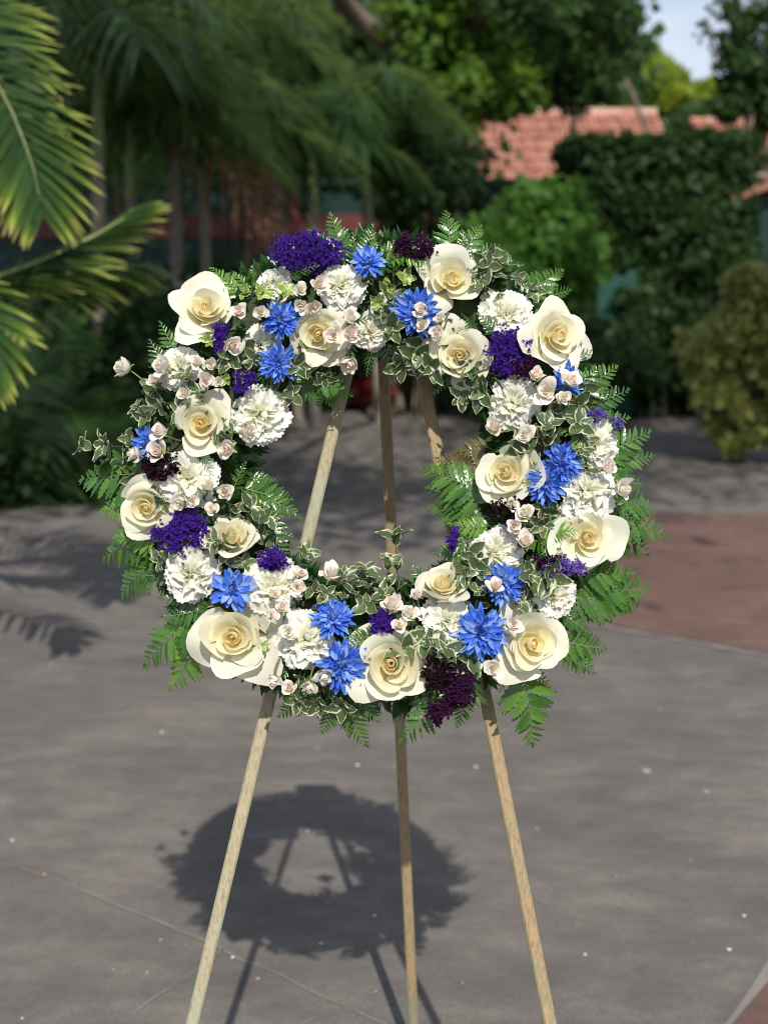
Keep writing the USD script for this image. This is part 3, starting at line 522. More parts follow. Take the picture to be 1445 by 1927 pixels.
fp.mesh('rail', box((at(1120, 550, 15.1)[0], 15.14, .9), (at(1200, 550, 15.1)[0], 15.18, .98)), PANEL)
bush('leafy_bush', 'low green bush at the foot of the bright leafy bush', 960, 530, 14.0, .6, .66, 2600, .11, BUSH, 502)
bush('leafy_bush', 'olive green bush tucked below the pale patch of green wall', 1120, 665, 14.5, .7, .36, 1800, .11, SHRUB, 503)
bush('leafy_bush', 'dark shaded bush at the foot of the clipped hedge', 1240, 640, 15.3, .9, .75, 3600, .11, HEDGE, 504)
bush('leafy_bush', 'dark bush beside the green building', 1335, 470, 15.6, .55, .85, 3000, .11, HEDGE, 505)
cr = bush('yellow_shrub', 'yellow leaved shrub at the right edge beside the driveway', 1405, 660, 11.6, .50, .56, 4200, .105, CROTON, 510, 'shrub', clumps=15, shell=.6)
for k, (px, py, rad, n) in enumerate([(1465, 620, (.45, .5, .52), 3000), (1405, 535, (.16, .2, .17), 500), (1450, 745, (.45, .4, .30), 1900), (1380, 800, (.28, .3, .2), 900), (1345, 740, (.22, .25, .18), 500), (1315, 660, (.16, .2, .2), 500)]): crown(cr, 511 + k, at(px, py, 11.3), rad, n, .10, CROTON, 'foliage', clumps=14)
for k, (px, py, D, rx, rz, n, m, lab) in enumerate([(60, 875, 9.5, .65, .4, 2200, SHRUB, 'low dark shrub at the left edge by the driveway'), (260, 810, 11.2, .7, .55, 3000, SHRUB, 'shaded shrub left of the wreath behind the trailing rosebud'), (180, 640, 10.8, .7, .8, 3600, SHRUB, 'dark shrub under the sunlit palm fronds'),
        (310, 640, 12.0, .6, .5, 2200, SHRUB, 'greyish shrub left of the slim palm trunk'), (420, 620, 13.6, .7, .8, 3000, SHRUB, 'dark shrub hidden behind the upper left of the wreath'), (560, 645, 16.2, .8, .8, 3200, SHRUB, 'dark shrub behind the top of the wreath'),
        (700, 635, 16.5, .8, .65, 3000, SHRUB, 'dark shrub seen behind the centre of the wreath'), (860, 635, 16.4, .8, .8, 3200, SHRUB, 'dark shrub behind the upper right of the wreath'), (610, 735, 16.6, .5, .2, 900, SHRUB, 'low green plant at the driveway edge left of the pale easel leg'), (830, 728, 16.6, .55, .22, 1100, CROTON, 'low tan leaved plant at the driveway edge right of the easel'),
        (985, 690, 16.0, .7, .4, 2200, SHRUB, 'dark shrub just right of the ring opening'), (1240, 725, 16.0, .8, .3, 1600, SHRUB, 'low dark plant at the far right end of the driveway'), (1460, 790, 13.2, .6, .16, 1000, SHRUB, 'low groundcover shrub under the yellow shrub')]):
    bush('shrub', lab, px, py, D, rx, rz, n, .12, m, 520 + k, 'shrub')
bush('red_leaf_plant', 'red leaved plant seen through the ring behind the easel', 700, 722, 16.2, .22, .16, 420, .16, TI_RED, 560, 'plant')
bush('white_edged_plant', 'white edged plant seen through the top of the ring', 745, 690, 16.3, .22, .14, 300, .16, WHITE_L, 561, 'plant')
bush('white_edged_plant', 'pale leaved plant left of the upper left cream rose', 345, 560, 12.6, .18, .25, 200, .09, WHITE_L, 562, 'plant')

# ---------------------------------------------------------------- easel
def on_plane(px, py, h):            # on the wreath plane moved h towards the viewer
    d = ray(px, py); return EYE + d * (np.dot(WC + NW * h - EYE, NW) / np.dot(d, NW))
HB = -0.035                         # the front legs stand this far behind the ring
def leg_line(p, q, zlo, ztop):
    a, b = on_plane(*p, HB), on_plane(*q, HB); e = (b - a) / (b - a)[2]
    return a + e * (zlo - a[2]), a + e * (ztop - a[2])
apex = on_plane(733, 492, HB)
ez = Node('wooden_easel', (apex[0], 2.0, 0)); tag(ez, 'weathered wooden three legged easel holding up the flower wreath', 'easel')
la, lb = leg_line((362, 1927), (640, 755), 0, apex[2]); ra, rb_ = leg_line((1035, 1927), (797, 720), 0, apex[2])
ez.mesh('leg', bar(la, lb, .0200, .016, RGT), WOOD_PALE, label='pale straw coloured front leg with a greenish tint')
ez.mesh('leg', bar(ra, rb_, .0200, .016, RGT), WOOD_TAN, label='golden tan front leg flecked with green')
bt = at(716, 560, apex[1] + 0.07); bb = at(778, 1927, 2.30); e = (bb - bt) / (bb - bt)[2]
ez.mesh('leg', bar(bb + e * (0 - bb[2]), bt + e * (apex[2] - .03 - bt[2]), .021, .017, RGT), WOOD_TAN, label='back leg leaning away behind the ring')
c1, c2 = on_plane(523, 1250, HB - .019), on_plane(905, 1250, HB - .019)
ez.mesh('crossbar', bar(c1 - [.03, 0, 0], c2 + [.03, 0, 0], .028, .016, VW), WOOD_TAN)
ez.mesh('head_block', bar(apex + [-.07, .03, -.02], apex + [.07, .03, -.02], .05, .03, VW), WOOD_TAN)

# ---------------------------------------------------------------- the wreath
wr = Node('flower_wreath', WC)
tag(wr, 'ring wreath of cream roses, white carnations, blue chrysanthemums and ferns on the easel', 'wreath')
def ringpos(p):
    d = p - WC; u, v = d @ UW, d @ VW; rho = math.hypot(u, v) + 1e-9
    return rho, (UW * u + VW * v) / rho
def spot(px, py, extra=0.0):
    """Point and outward normal on the bulging face of the ring under that pixel."""
    p = on_plane(px, py, 0.05)
    for _ in range(3):
        rho, rad = ringpos(p); dl = (rho - RING) / HALF
        h = 0.085 * math.sqrt(max(0, 1 - min(1, abs(dl) / 1.35) ** 2)) + extra
        p = on_plane(px, py, h)
    n = norm(NW + rad * np.clip(dl, -1.1, 1.1) * 0.45)
    return p, n
def mpp(p): return (p[1] * math.cos(PITCH) - (p[2] - EYE[2]) * math.sin(PITCH)) / FPX   # metres per photo pixel there
def face(n, dx, dy): return norm(n + UW * dx + VW * dy)

# ring base: hidden oasis covered by leaf litter of greens
ang = np.linspace(0, 2 * PI, 49); tb = np.linspace(0, 2 * PI, 13)
P = np.array([[WC + (UW * math.cos(a) + VW * math.sin(a)) * (RING + .075 * math.cos(b)) + NW * (.035 + .045 * math.sin(b)) for b in tb] for a in ang])
FOAM = plain('dark_foam', (0.03, 0.045, 0.02), rough=0.95, var=.3, scale=60)
wr.mesh('ring_base', grid(P), FOAM)
r = RS(91); n = 5200
a = r.rand(n) * 2 * PI; b = r.rand(n) * 1.25 * PI - .125 * PI
radd = UW * np.cos(a)[:, None] + VW * np.sin(a)[:, None]
base = WC + radd * (RING + .080 * np.cos(b))[:, None] + NW * (.025 + .045 * np.sin(b))[:, None]
outw = norm(radd * np.cos(b)[:, None] + NW * np.sin(b)[:, None] + r.normal(0, .5, (n, 3)))
L = (.016 + .022 * r.rand(n))[:, None]; sd = norm(np.cross(outw, r.normal(0, 1, (n, 3)))); up_ = np.cross(sd, outw)
s4 = [(0, .12), (.3, .9), (.6, .8), (1, 0.05)]
P = np.stack([np.stack([base + outw * L * t - up_ * L * .25 * t * t - sd * L * .22 * w, base + outw * L * t - up_ * L * .25 * t * t + sd * L * .22 * w], 1) for t, w in s4], 1)
i = np.arange(n) * 8
f = np.concatenate([np.stack([i + 2 * k, i + 2 * k + 1, i + 2 * k + 3, i + 2 * k + 2], 1) for k in range(3)])
wr.mesh('backing_greenery', {'v': P.reshape(-1, 3), 'f': [f]}, BACK_G, kind='stuff')

# --- fern fronds
def pinna(r, L, W, lobes=6, depth=.42):
    """serrated leaflet along +x in xy, slightly folded and drooping"""
    nt = lobes * 2 + 1; t = np.linspace(0, 1, nt)
    env = np.sin(PI * np.clip(t * .90 + .10, 0, 1)) ** .8 * (1 - .25 * t)
    tooth = np.where(np.arange(nt) % 2 == 1, 1.0, 1 - depth * (0.6 + .4 * (1 - t)))
    w = W * env * tooth * (1 + r.normal(0, .05, nt)); w[-1] = 0.0; w[0] = W * .12
    x = t * L; x2 = x + np.where(np.arange(nt) % 2 == 1, L * .05, 0)
    curve = -0.14 * L * t ** 2 + r.normal(0, .02) * L * t
    sweep = .06 * L * t ** 2
    mid = np.stack([x, sweep, curve], 1)
    l = np.stack([x2, sweep - w, curve + w * .20], 1); rr = np.stack([x2, sweep + w, curve + w * .20], 1)
    return grid(np.stack([l, mid, rr], 1))
def fern(bp, tp, bn, m, seed, pairs=10, wide=.42, bow=.12, arc=.02):
    r = RS(seed); bp, tp = np.asarray(bp), np.asarray(tp); L = np.linalg.norm(tp - bp); d = norm(tp - bp)
    nrm = norm(bn - d * np.dot(bn, d)); side = np.cross(nrm, d)
    ctrl = (bp + tp) / 2 + nrm * L * bow + side * L * r.normal(0, .05)
    pts = bez(bp, ctrl, tp, 24); tan = norm(np.gradient(pts, axis=0))
    fr = Node('fern_frond', bp, wr)
    fr.mesh('midrib', tube(pts[::3], np.linspace(.0013, .0005, 8), 4), STEM_G)
    for i in range(pairs):
        f = .10 + .86 * i / (pairs - 1); k = int(f * 23); t = tan[k]; nn = norm(nrm - t * np.dot(nrm, t)); sd = np.cross(nn, t)
        pl = L * wide * 1.1 * (1 - f) ** .75 * (0.85 + .15 * min(1, f / .15)) + L * .045
        pw = max(pl * .185, L * .018)
        for sg in (-1, 1):
            g = pinna(r, pl * (1 + r.normal(0, .06)), pw, lobes=6 if pl > .022 else 4)
            aa = 1.05 - .35 * f + r.normal(0, .07); tw = r.normal(0, .22) + .15
            ex = norm(t * math.cos(aa) + sd * sg * math.sin(aa) + nn * (.05 + r.normal(0, .10)))
            ez_ = norm(nn - ex * np.dot(nn, ex) + np.cross(ex, nn) * tw); ey = np.cross(ez_, ex)
            fr.mesh('pinna', place(g, np.stack([ex, ey, ez_]), 1.0, pts[k] + t * (.002 * sg)), m)
    g = pinna(r, L * .12, L * .025, 5); t = tan[-1]; nn = norm(nrm - t * np.dot(nrm, t))
    fr.mesh('pinna', place(g, np.stack([t, np.cross(nn, t), nn]), 1.0, pts[-2]), m)
Fm = {'g': FERN, 'y': FERN_Y, 'd': FERN_D, 'b': FERN_B}
ferns = [(650, 500, 622, 402, 'g'), (640, 500, 582, 432, 'd'), (680, 510, 702, 424, 'g'), (695, 505, 757, 452, 'g'), (670, 505, 665, 440, 'd'), (846, 490, 840, 398, 'g'), (862, 490, 905, 424, 'g'), (880, 495, 938, 462, 'd'), (740, 520, 742, 455, 'd'), (868, 480, 870, 430, 'd'),
  (455, 565, 398, 504, 'y'), (475, 560, 442, 512, 'y'), (335, 665, 302, 606, 'g'), (310, 700, 283, 640, 'd'), (480, 540, 475, 500, 'g'), (600, 500, 560, 470, 'd'),
  (300, 890, 153, 903, 'g'), (280, 935, 190, 962, 'y'), (290, 1000, 195, 1052, 'g'), (310, 1045, 228, 1122, 'g'), (300, 1020, 215, 1010, 'y'), (340, 1075, 262, 1085, 'd'), (330, 870, 235, 850, 'd'),
  (385, 1150, 272, 1252, 'g'), (380, 1165, 320, 1297, 'y'), (400, 1140, 305, 1160, 'd'), (380, 1120, 300, 1125, 'd'), (410, 1170, 370, 1250, 'd'),
  (610, 1285, 525, 1347, 'g'), (640, 1295, 606, 1378, 'd'), (650, 1295, 690, 1404, 'g'), (665, 1290, 710, 1358, 'd'), (640, 1290, 655, 1385, 'g'), (830, 1285, 754, 1395, 'g'), (890, 1270, 860, 1368, 'g'), (880, 1290, 918, 1326, 'd'), (985, 1265, 1002, 1402, 'g'), (985, 1260, 1036, 1292, 'g'), (960, 1255, 940, 1300, 'd'), (540, 1250, 500, 1290, 'd'),
  (1050, 1205, 1140, 1222, 'g'), (1055, 1220, 1118, 1268, 'g'), (1075, 1110, 1220, 1106, 'g'), (1080, 1125, 1200, 1138, 'd'), (1065, 1125, 1148, 1168, 'g'), (1080, 1085, 1190, 1078, 'g'), (1050, 1150, 1110, 1195, 'd'),
  (1110, 960, 1252, 1008, 'g'), (1110, 985, 1218, 1045, 'd'), (1120, 945, 1232, 962, 'g'), (1110, 880, 1226, 858, 'g'), (1115, 860, 1222, 812, 'g'), (1120, 900, 1212, 912, 'd'), (1080, 800, 1182, 786, 'g'), (1075, 775, 1181, 734, 'd'), (1070, 750, 1160, 690, 'g'), (1060, 745, 1128, 690, 'g'), (1090, 930, 1190, 975, 'd'), (1090, 1010, 1195, 1010, 'g'),
  (995, 575, 1072, 546, 'g'), (985, 560, 1058, 508, 'g'), (1000, 600, 1060, 575, 'd'), (930, 500, 985, 498, 'd'), (1028, 672, 1084, 616, 'g'), (1050, 690, 1112, 660, 'd'),
  (590, 715, 662, 745, 'g'), (575, 710, 636, 768, 'g'), (545, 700, 598, 762, 'd'), (705, 650, 690, 705, 'd'), (740, 640, 800, 695, 'd'), (720, 640, 735, 705, 'd'), (660, 640, 640, 700, 'd'), (480, 930, 566, 975, 'g'), (450, 915, 548, 940, 'g'), (480, 965, 541, 1050, 'd'), (440, 920, 462, 872, 'g'), (470, 900, 520, 905, 'd'), (470, 1000, 550, 1010, 'd'),
  (910, 925, 793, 880, 'g'), (915, 885, 822, 862, 'b'), (915, 945, 803, 918, 'g'), (905, 970, 806, 956, 'g'), (925, 990, 846, 985, 'y'), (890, 1015, 828, 1042, 'd'), (885, 1035, 815, 1040, 'g'), (920, 840, 850, 850, 'b'), (900, 1060, 850, 1065, 'd'), (810, 1110, 770, 1060, 'd'), (850, 700, 815, 740, 'd'), (900, 730, 870, 765, 'd'),
  (1005, 1005, 1086, 1002, 'y'), (1005, 1015, 1062, 1052, 'g'), (500, 655, 502, 738, 'g'), (545, 520, 598, 500, 'd'), (1085, 800, 1098, 868, 'y'), (1100, 795, 1160, 800, 'y'), (1000, 690, 960, 672, 'g'), (890, 620, 870, 590, 'd'), (930, 630, 900, 590, 'd'), (620, 1180, 660, 1195, 'd'), (700, 1200, 650, 1200, 'd'), (375, 850, 400, 880, 'd'), (760, 480, 805, 455, 'd'), (730, 470, 800, 500, 'y'), (640, 600, 700, 600, 'd'), (1000, 1060, 1050, 1045, 'd')]
for k, (bx, by, tx, ty, c) in enumerate(ferns):
    b, bn = spot(bx, by, -.012); t, tn = spot(tx, ty, .004); rr = RS(k + 900)
    inner = ringpos(b)[0] < RING * 1.25 and ringpos(t)[0] < RING * 1.25 and ringpos(t)[0] > RING * .72
    if inner: t, tn = spot(tx, ty, .035); b, bn = spot(bx, by, .012)
    fern(b, t, norm(bn + NW * .6 + np.array([0, 0, .3]) + rr.normal(0, .22, 3)), Fm[c], 1000 + k, pairs=11 if np.hypot(bx - tx, by - ty) > 70 else 8, wide=.30 + .1 * rr.rand(), bow=.10 + .08 * rr.rand())

# --- variegated sprigs
def vleaf(r, L, W):
    nt, ns = 8, 5; t = np.linspace(0, 1, nt); s = np.linspace(-1, 1, ns)
    w = W * np.sin(PI * np.clip(.06 + .94 * t, 0, 1) ** .85) ** .75; w[-1] *= .15
    wav = r.rand() * 6; T, S = np.meshgrid(t, s, indexing='ij')
    x = T * L + .03 * L * np.sin(9 * T + wav) * np.abs(S); y = S * w[:, None] * (1 + .10 * np.sin(14 * T + wav))
    z = .22 * W * S ** 2 - .16 * L * T ** 2 + .13 * W * np.sin(11 * T + wav + 2 * np.sign(S)) * np.abs(S) ** 2
    return grid(np.stack([x, y, z], -1))
def sprig(px, py, size, kind, seed, base=None, extra=.03, length=1.0):
    r = RS(seed); p, n = spot(px, py, extra); rho, rad = ringpos(p); m = mpp(p)
    if base is None:
        a = r.rand() * 2 * PI; off = UW * math.cos(a) + VW * math.sin(a)
        if rho > RING + HALF * .7: off = -rad
        elif rho < RING - HALF * .7: off = rad
        b = p + off * .05 * length - n * .035
    else: b, _ = spot(*base, -.005)
    sp = Node('variegated_sprig', b, wr)
    pts = bez(b, (b + p) / 2 + n * .012 + r.normal(0, .004, 3), p, 8); d = norm(p - b)
    sp.mesh('stem', tube(pts, np.linspace(.0013, .0008, 8), 4), STEM_B)
    M_ = PITT_L if kind == 'l' else PITT; Lb = 31 * m * size * (.62 if kind == 'l' else 1)
    F = frame(norm(d + n * .8), r.rand() * 6)
    nl = 6 if kind == 'l' else 5
    spots = [(1.0, i * 2 * PI / nl + r.normal(0, .25), 1.15) for i in range(nl)] + [(.97, r.rand() * 6, .45)] + [(.70 - .13 * i, i * 2.3 + r.rand(), 1.0) for i in range(3 if base is None else 5)]
    for f, a, tilt in spots:
        k = min(7, int(f * 7)); ll = Lb * (.75 + .5 * r.rand())
        ex = norm(F[2] * math.cos(tilt) + (F[0] * math.cos(a) + F[1] * math.sin(a)) * math.sin(tilt)); ex = norm(ex + n * .1)
        zz = norm(F[2] * 1.0 + n * .5 + r.normal(0, .25, 3)); zz = norm(zz - ex * np.dot(zz, ex)); yy = np.cross(zz, ex)
        sp.mesh('leaf', place(vleaf(r, ll, ll * .30), np.stack([ex, yy, zz]), 1, pts[k]), M_)
sprigs = [(760, 525, 1.2, 'l'), (712, 570, 1, 'l'), (538, 548, 1.1, 'l'), (492, 552, 1, 'l'), (575, 648, .9, 'l'), (395, 640, .9, 'l'), (425, 712, .8, 'l'), (575, 700, .8, 'l'), (735, 615, 1.2, 'v'), (757, 688, 1.2, 'v'), (788, 668, 1.25, 'v'), (815, 692, 1.2, 'v'), (905, 738, 1.2, 'v'), (884, 695, 1, 'v'), (915, 500, 1.1, 'v'), (942, 492, .9, 'v'), (900, 535, .9, 'v'),
  (560, 685, .9, 'v'), (600, 668, .9, 'v'), (545, 738, 1, 'v'), (608, 712, .8, 'v'), (372, 745, 1.1, 'v'), (345, 772, 1, 'v'), (420, 832, .9, 'v'), (428, 795, .8, 'v'), (275, 790, 1, 'v'), (200, 838, 1, 'v'), (243, 826, .8, 'v'), (432, 672, 1.1, 'v'), (455, 695, .9, 'v'), (270, 925, .9, 'v'), (305, 950, .8, 'v'), (405, 1018, .9, 'v'), (425, 1042, .9, 'v'), (470, 955, 1.1, 'v'), (500, 972, 1, 'v'), (488, 1010, .9, 'v'), (332, 1030, 1, 'v'), (302, 1056, .9, 'v'), (460, 1062, .8, 'v'), (575, 1042, .9, 'v'),
  (650, 1085, 1, 'v'), (690, 1092, 1, 'v'), (692, 1142, 1, 'v'), (612, 1118, .8, 'v'), (762, 1215, 1.35, 'v'), (802, 1206, 1.2, 'v'), (838, 1224, 1.2, 'v'), (886, 1236, 1.3, 'v'), (872, 1082, 1.1, 'v'), (900, 1068, 1, 'v'), (905, 1112, 1, 'v'), (1000, 1082, 1.25, 'v'), (1036, 1086, 1.4, 'v'), (978, 1130, 1.1, 'v'), (985, 842, 1.2, 'v'), (1032, 802, 1.25, 'v'), (1058, 772, 1.1, 'v'), (1002, 818, 1, 'v'), (1090, 802, 1.1, 'v'), (1085, 760, 1.1, 'v'), (992, 990, .9, 'v'), (1022, 985, 1, 'v'), (1042, 965, .8, 'v'), (600, 1325, 1.1, 'v'), (560, 1318, .9, 'v'), (645, 1328, 1, 'v'), (720, 1120, .9, 'v'), (350, 705, .8, 'v'), (290, 730, .9, 'v'), (1000, 545, .8, 'v'), (870, 745, .9, 'v'), (740, 560, .8, 'v'), (495, 1215, .7, 'l'), (1095, 850, .8, 'v'), (690, 525, .8, 'v'), (560, 500, .7, 'l')]
for k, s in enumerate(sprigs): sprig(*s, 2000 + k, extra=.012 + .010 * (k % 3))
sprig(745, 1012, 1.1, 'v', 2201, base=(755, 1130), extra=.02); sprig(735, 1060, 1.0, 'v', 2202, base=(720, 1140), extra=.03); sprig(690, 1075, 1.0, 'v', 2203, base=(640, 1150), extra=.03); sprig(162, 838, 1.0, 'v', 2204, base=(255, 885), extra=.0); sprig(262, 765, .8, 'v', 2205, base=(305, 800), extra=0)

# --- roses
def rose_petals(r, opened=1.0, n_in=6, n_mid=6, n_out=7, res=(9, 8)):
    """petals of a rose of outer radius 1 facing +z; (geo, zone) pairs"""
    out, ntot = [], n_in + n_mid + n_out
    phi = r.rand() * 6; nt, ns = res
    t = np.linspace(0, 1, nt); s = np.linspace(-1, 1, ns); T, S = np.meshgrid(t, s, indexing='ij')
    for i in range(ntot):
        f = i / (ntot - 1); zone = 0 if i < n_in else 1 if i < n_in + n_mid else 2
        phi += 2.399 + r.normal(0, .35)
        if zone == 0:
            g = i / n_in; rb, rt, zt, A, curl = .08 + .15 * g, .012 + .22 * g ** 1.15, .235 + .05 * g, 2.1 - .6 * g, .008 + .055 * g
        elif zone == 1:
            g = (i - n_in) / n_mid; rb, rt, zt, A, curl = .24 + .20 * g, .30 + .26 * g * opened, .29 + .03 * g, 1.35 - .1 * g, .07 + .08 * g
        else:
            g = (i - n_in - n_mid) / max(1, n_out - 1); rb, rt, zt, A, curl = .46 + .16 * g, .55 + .38 * g * opened, .31 - (.21 * g) * opened, 1.18 - .10 * g, .16 + .12 * g
        rt *= 1 + r.normal(0, .06); zt += r.normal(0, .04)
        te = T * (1 - (.10 + .16 * f) * np.abs(S) ** (2.6 - 1.1 * f)) * (1 + (.02 + .03 * f) * np.sin(S * 4.5 + r.rand() * 6) * T)
        P0, P1, P2 = (.04, -.02 - .46 * f), (rb * 1.3, .06 - .44 * f), (rt, zt)
        rho = (1 - te) ** 2 * P0[0] + 2 * te * (1 - te) * P1[0] + te ** 2 * P2[0]
        z = (1 - te) ** 2 * P0[1] + 2 * te * (1 - te) * P1[1] + te ** 2 * P2[1]
        c = np.clip((te - .62) / .38, 0, 1) ** 2
        asym = 1 + .55 * np.sin(S * 1.9 + r.rand() * 6)
        rho = rho + curl * c * asym * (1.0 if zone else .6); z = z - curl * .85 * c * asym * (zone > 0)
        rho = rho * (1 + (.22 - .12 * f) * S * (1 if zone < 2 else .35))
        ph = phi + S * A * (1 - .30 * (zone == 2) * T * 0.5)
        u1, u2, u3 = r.rand(3) * 6
        ruf = (.012 + .045 * f) * T ** 2 * (np.sin(S * (2.6 + 2.5 * r.rand()) + u1) + .35 * np.sin(S * 7 + u2))
        z = z + ruf; rho = rho + ruf * .5 + .02 * np.sin(T * 4 + S * 2.5 + u3) * f
        # the petal's sides fold in a little, so that its edge is not a plate's rim
        z = z - (.13 if zone == 2 else .03) * np.abs(S) ** 2 * T ** 2 * (.6 + .8 * r.rand())
        # each petal stands a little differently: tilted and shifted off the axis
        tl = r.normal(0, .05 + .10 * f); z = z + tl * (rho - .3) * (zone > 0)
        ox, oy = r.normal(0, .018 + .035 * f, 2)
        out.append((grid(np.stack([rho * np.cos(ph) + ox * T, rho * np.sin(ph) + oy * T, z], -1)), zone))
    return out
def sepals(r, node, F, sc, o, z0=-.5, n=5, rl=.75):
    for i in range(n):
        a = i * 2 * PI / n + r.normal(0, .15); t = np.linspace(0, 1, 5)
        w = .13 * np.array([.8, 1, .75, .4, .03]); rho = .08 + .36 * np.sin(t * 1.9) * rl + .22 * t; z = z0 + .06 + rl * (.42 * t - .55 * t ** 2 * r.rand())
        c = np.stack([rho * math.cos(a), rho * math.sin(a), z], 1); s = np.array([-math.sin(a), math.cos(a), 0])
        node.mesh('sepal', place(grid(np.stack([c - s * w[:, None], c + s * w[:, None]], 1)), F, sc, o), SEPAL)
def stem_to(node, o, F, sc, p, m=STEM_G, z0=-.5, rr=.0019):
    a = o + F[2] * z0 * sc; _, rad = ringpos(p); rho, _ = ringpos(p)
    core = WC + rad * RING + NW * .045
    node.mesh('stem', tube(bez(a, a - F[2] * .03, core, 7), np.linspace(rr, rr * 1.2, 7), 5), m)
roses = [(388, 578, 56, .42, .20, 1), (850, 522, 60, .10, -.02, 1), (1052, 630, 64, .18, -.10, 1), (864, 668, 60, .02, .10, 1), (600, 628, 56, .0, -.08, 1), (378, 796, 56, .08, -.05, .95), (952, 888, 60, -.1, .05, 1), (1106, 1012, 64, -.10, .12, 1), (274, 955, 58, .25, -.25, 1), (436, 1010, 48, .05, .45, .55), (440, 1200, 78, .05, .05, 1.05), (735, 1248, 74, -.05, .10, 1.05), (832, 1098, 47, .0, .70, .35), (1003, 1210, 70, .05, .15, 1)]
for k, (px, py, rp_, dx, dy, op) in enumerate(roses):
    r = RS(3000 + k); p, n = spot(px, py, .026); m = mpp(p); sc = rp_ * m * (1.10 if op > .6 else 1.25); F = frame(face(n, dx, dy), r.rand() * 6)
    o = p - F[2] * sc * .05
    fl = Node('cream_rose', o, wr)
    for gq, zone in rose_petals(r, op * (.92 + .16 * r.rand()), r.randint(6, 9), r.randint(4, 7), r.randint(6, 9) if op > .6 else 5, res=(12, 13)):
        fl.mesh('petal', place(gq, F, sc, o), (ROSE_IN, ROSE_MID, ROSE_OUT)[zone])
    sepals(r, fl, F, sc, o); stem_to(fl, o, F, sc, p, rr=.003)

# --- blush spray roses
buds = [(450, 582, 17), (491, 588, 16), (566, 543, 15), (602, 533, 19), (566, 576, 14), (593, 579, 15), (661, 592, 17), (627, 630, 17), (662, 628, 18), (656, 690, 20), (300, 685, 19), (288, 713, 14), (369, 680, 13), (397, 684, 12), (388, 717, 17), (440, 650, 18), (345, 738, 15), (412, 718, 11), (298, 808, 18), (247, 853, 17), (294, 847, 22), (425, 845, 19), (470, 812, 18), (391, 908, 17), (423, 925, 17), (337, 948, 18), (363, 943, 13), (398, 957, 15), (792, 582, 18), (826, 597, 14), (820, 625, 16), (793, 610, 15), (1010, 700, 15), (1077, 712, 21), (1028, 735, 24), (1062, 748, 15), (927, 800, 18), (986, 817, 18), (1149, 874, 16), (1177, 922, 20), (987, 963, 21), (968, 990, 16), (990, 1013, 18), (966, 950, 13), (933, 1100, 18), (785, 1115, 13), (735, 1133, 20), (770, 1150, 18), (751, 1175, 16), (625, 1073, 20), (566, 1077, 15), (560, 1105, 17), (518, 1118, 15), (530, 1140, 14), (511, 1158, 13), (543, 1190, 16), (515, 1285, 15), (543, 1293, 14), (582, 1297, 15), (612, 1277, 18), (928, 1260, 20), (967, 1174, 16)]
dirs = {(656, 690): (-.1, -.7), (566, 576): (0, -.6), (593, 579): (.1, -.6), (625, 1073): (0, 1.0), (1177, 922): (.8, -.2), (927, 800): (-.3, .5), (247, 853): (-.9, -.3), (515, 1285): (.2, -1.0), (582, 1297): (0, -1.0), (770, 1150): (-.15, .8), (1149, 874): (.4, .5), (785, 1115): (0, .9), (612, 1277): (.3, -.7), (735, 1133): (-.3, .5), (470, 812): (.6, .1), (298, 808): (-.4, .4), (1010, 700): (0, .8), (1077, 712): (.3, .4), (933, 1100): (.1, .4), (391, 908): (0, .8), (300, 685): (-.4, .4)}
def bud(px, py, rp_, seed, extra=.05, vec=None, stem_end=None, label=None):
    r = RS(seed); p, n = spot(px, py, extra); m = mpp(p)
    dx, dy = vec if vec else (r.normal(0, .25), r.normal(.05, .25))
    F = frame(face(n, dx, dy), r.rand() * 6); closed = math.hypot(dx, dy) > .55
    op = .18 if closed else .18 + .30 * r.rand(); sc = rp_ * m * (1.45 if closed else 1.3); ivory = r.rand() < .38
    o = p - F[2] * sc * (.05 if not closed else .1)
    fl = Node('blush_spray_rose', o, wr)
    if label: fl.prim.SetCustomDataByKey('label', label)
    for gq, zone in rose_petals(r, op, 6, 5, 4, res=(8, 9)):
        gq = dict(gq); gq['v'] = gq['v'] * [.92, .92, 1.35 if closed else 1.18]
        fl.mesh('petal', place(gq, F, sc, o), ((BUDW_IN if ivory else BUD_IN) if zone < 1 else (BUDW_OUT if ivory else BUD_OUT)))
    sepals(r, fl, F, sc, o, z0=-.66 if closed else -.55, rl=.9)
    if stem_end is None: stem_to(fl, o, F, sc, p, z0=-.6, rr=.0014)
    else:
        e, _ = spot(*stem_end, 0); a = o - F[2] * sc * .65
        fl.mesh('stem', tube(bez(a, a - F[2] * .03 + (e - a) * .3, e, 8), np.linspace(.0012, .0016, 8), 5), STEM_G)
for k, (px, py, rp_) in enumerate(buds): bud(px, py, rp_, 4000 + k, vec=dirs.get((px, py)))
bud(226, 687, 20, 4900, extra=.03, vec=(-.95, .45), stem_end=(318, 770), label='lone blush rosebud reaching out on a long stem')

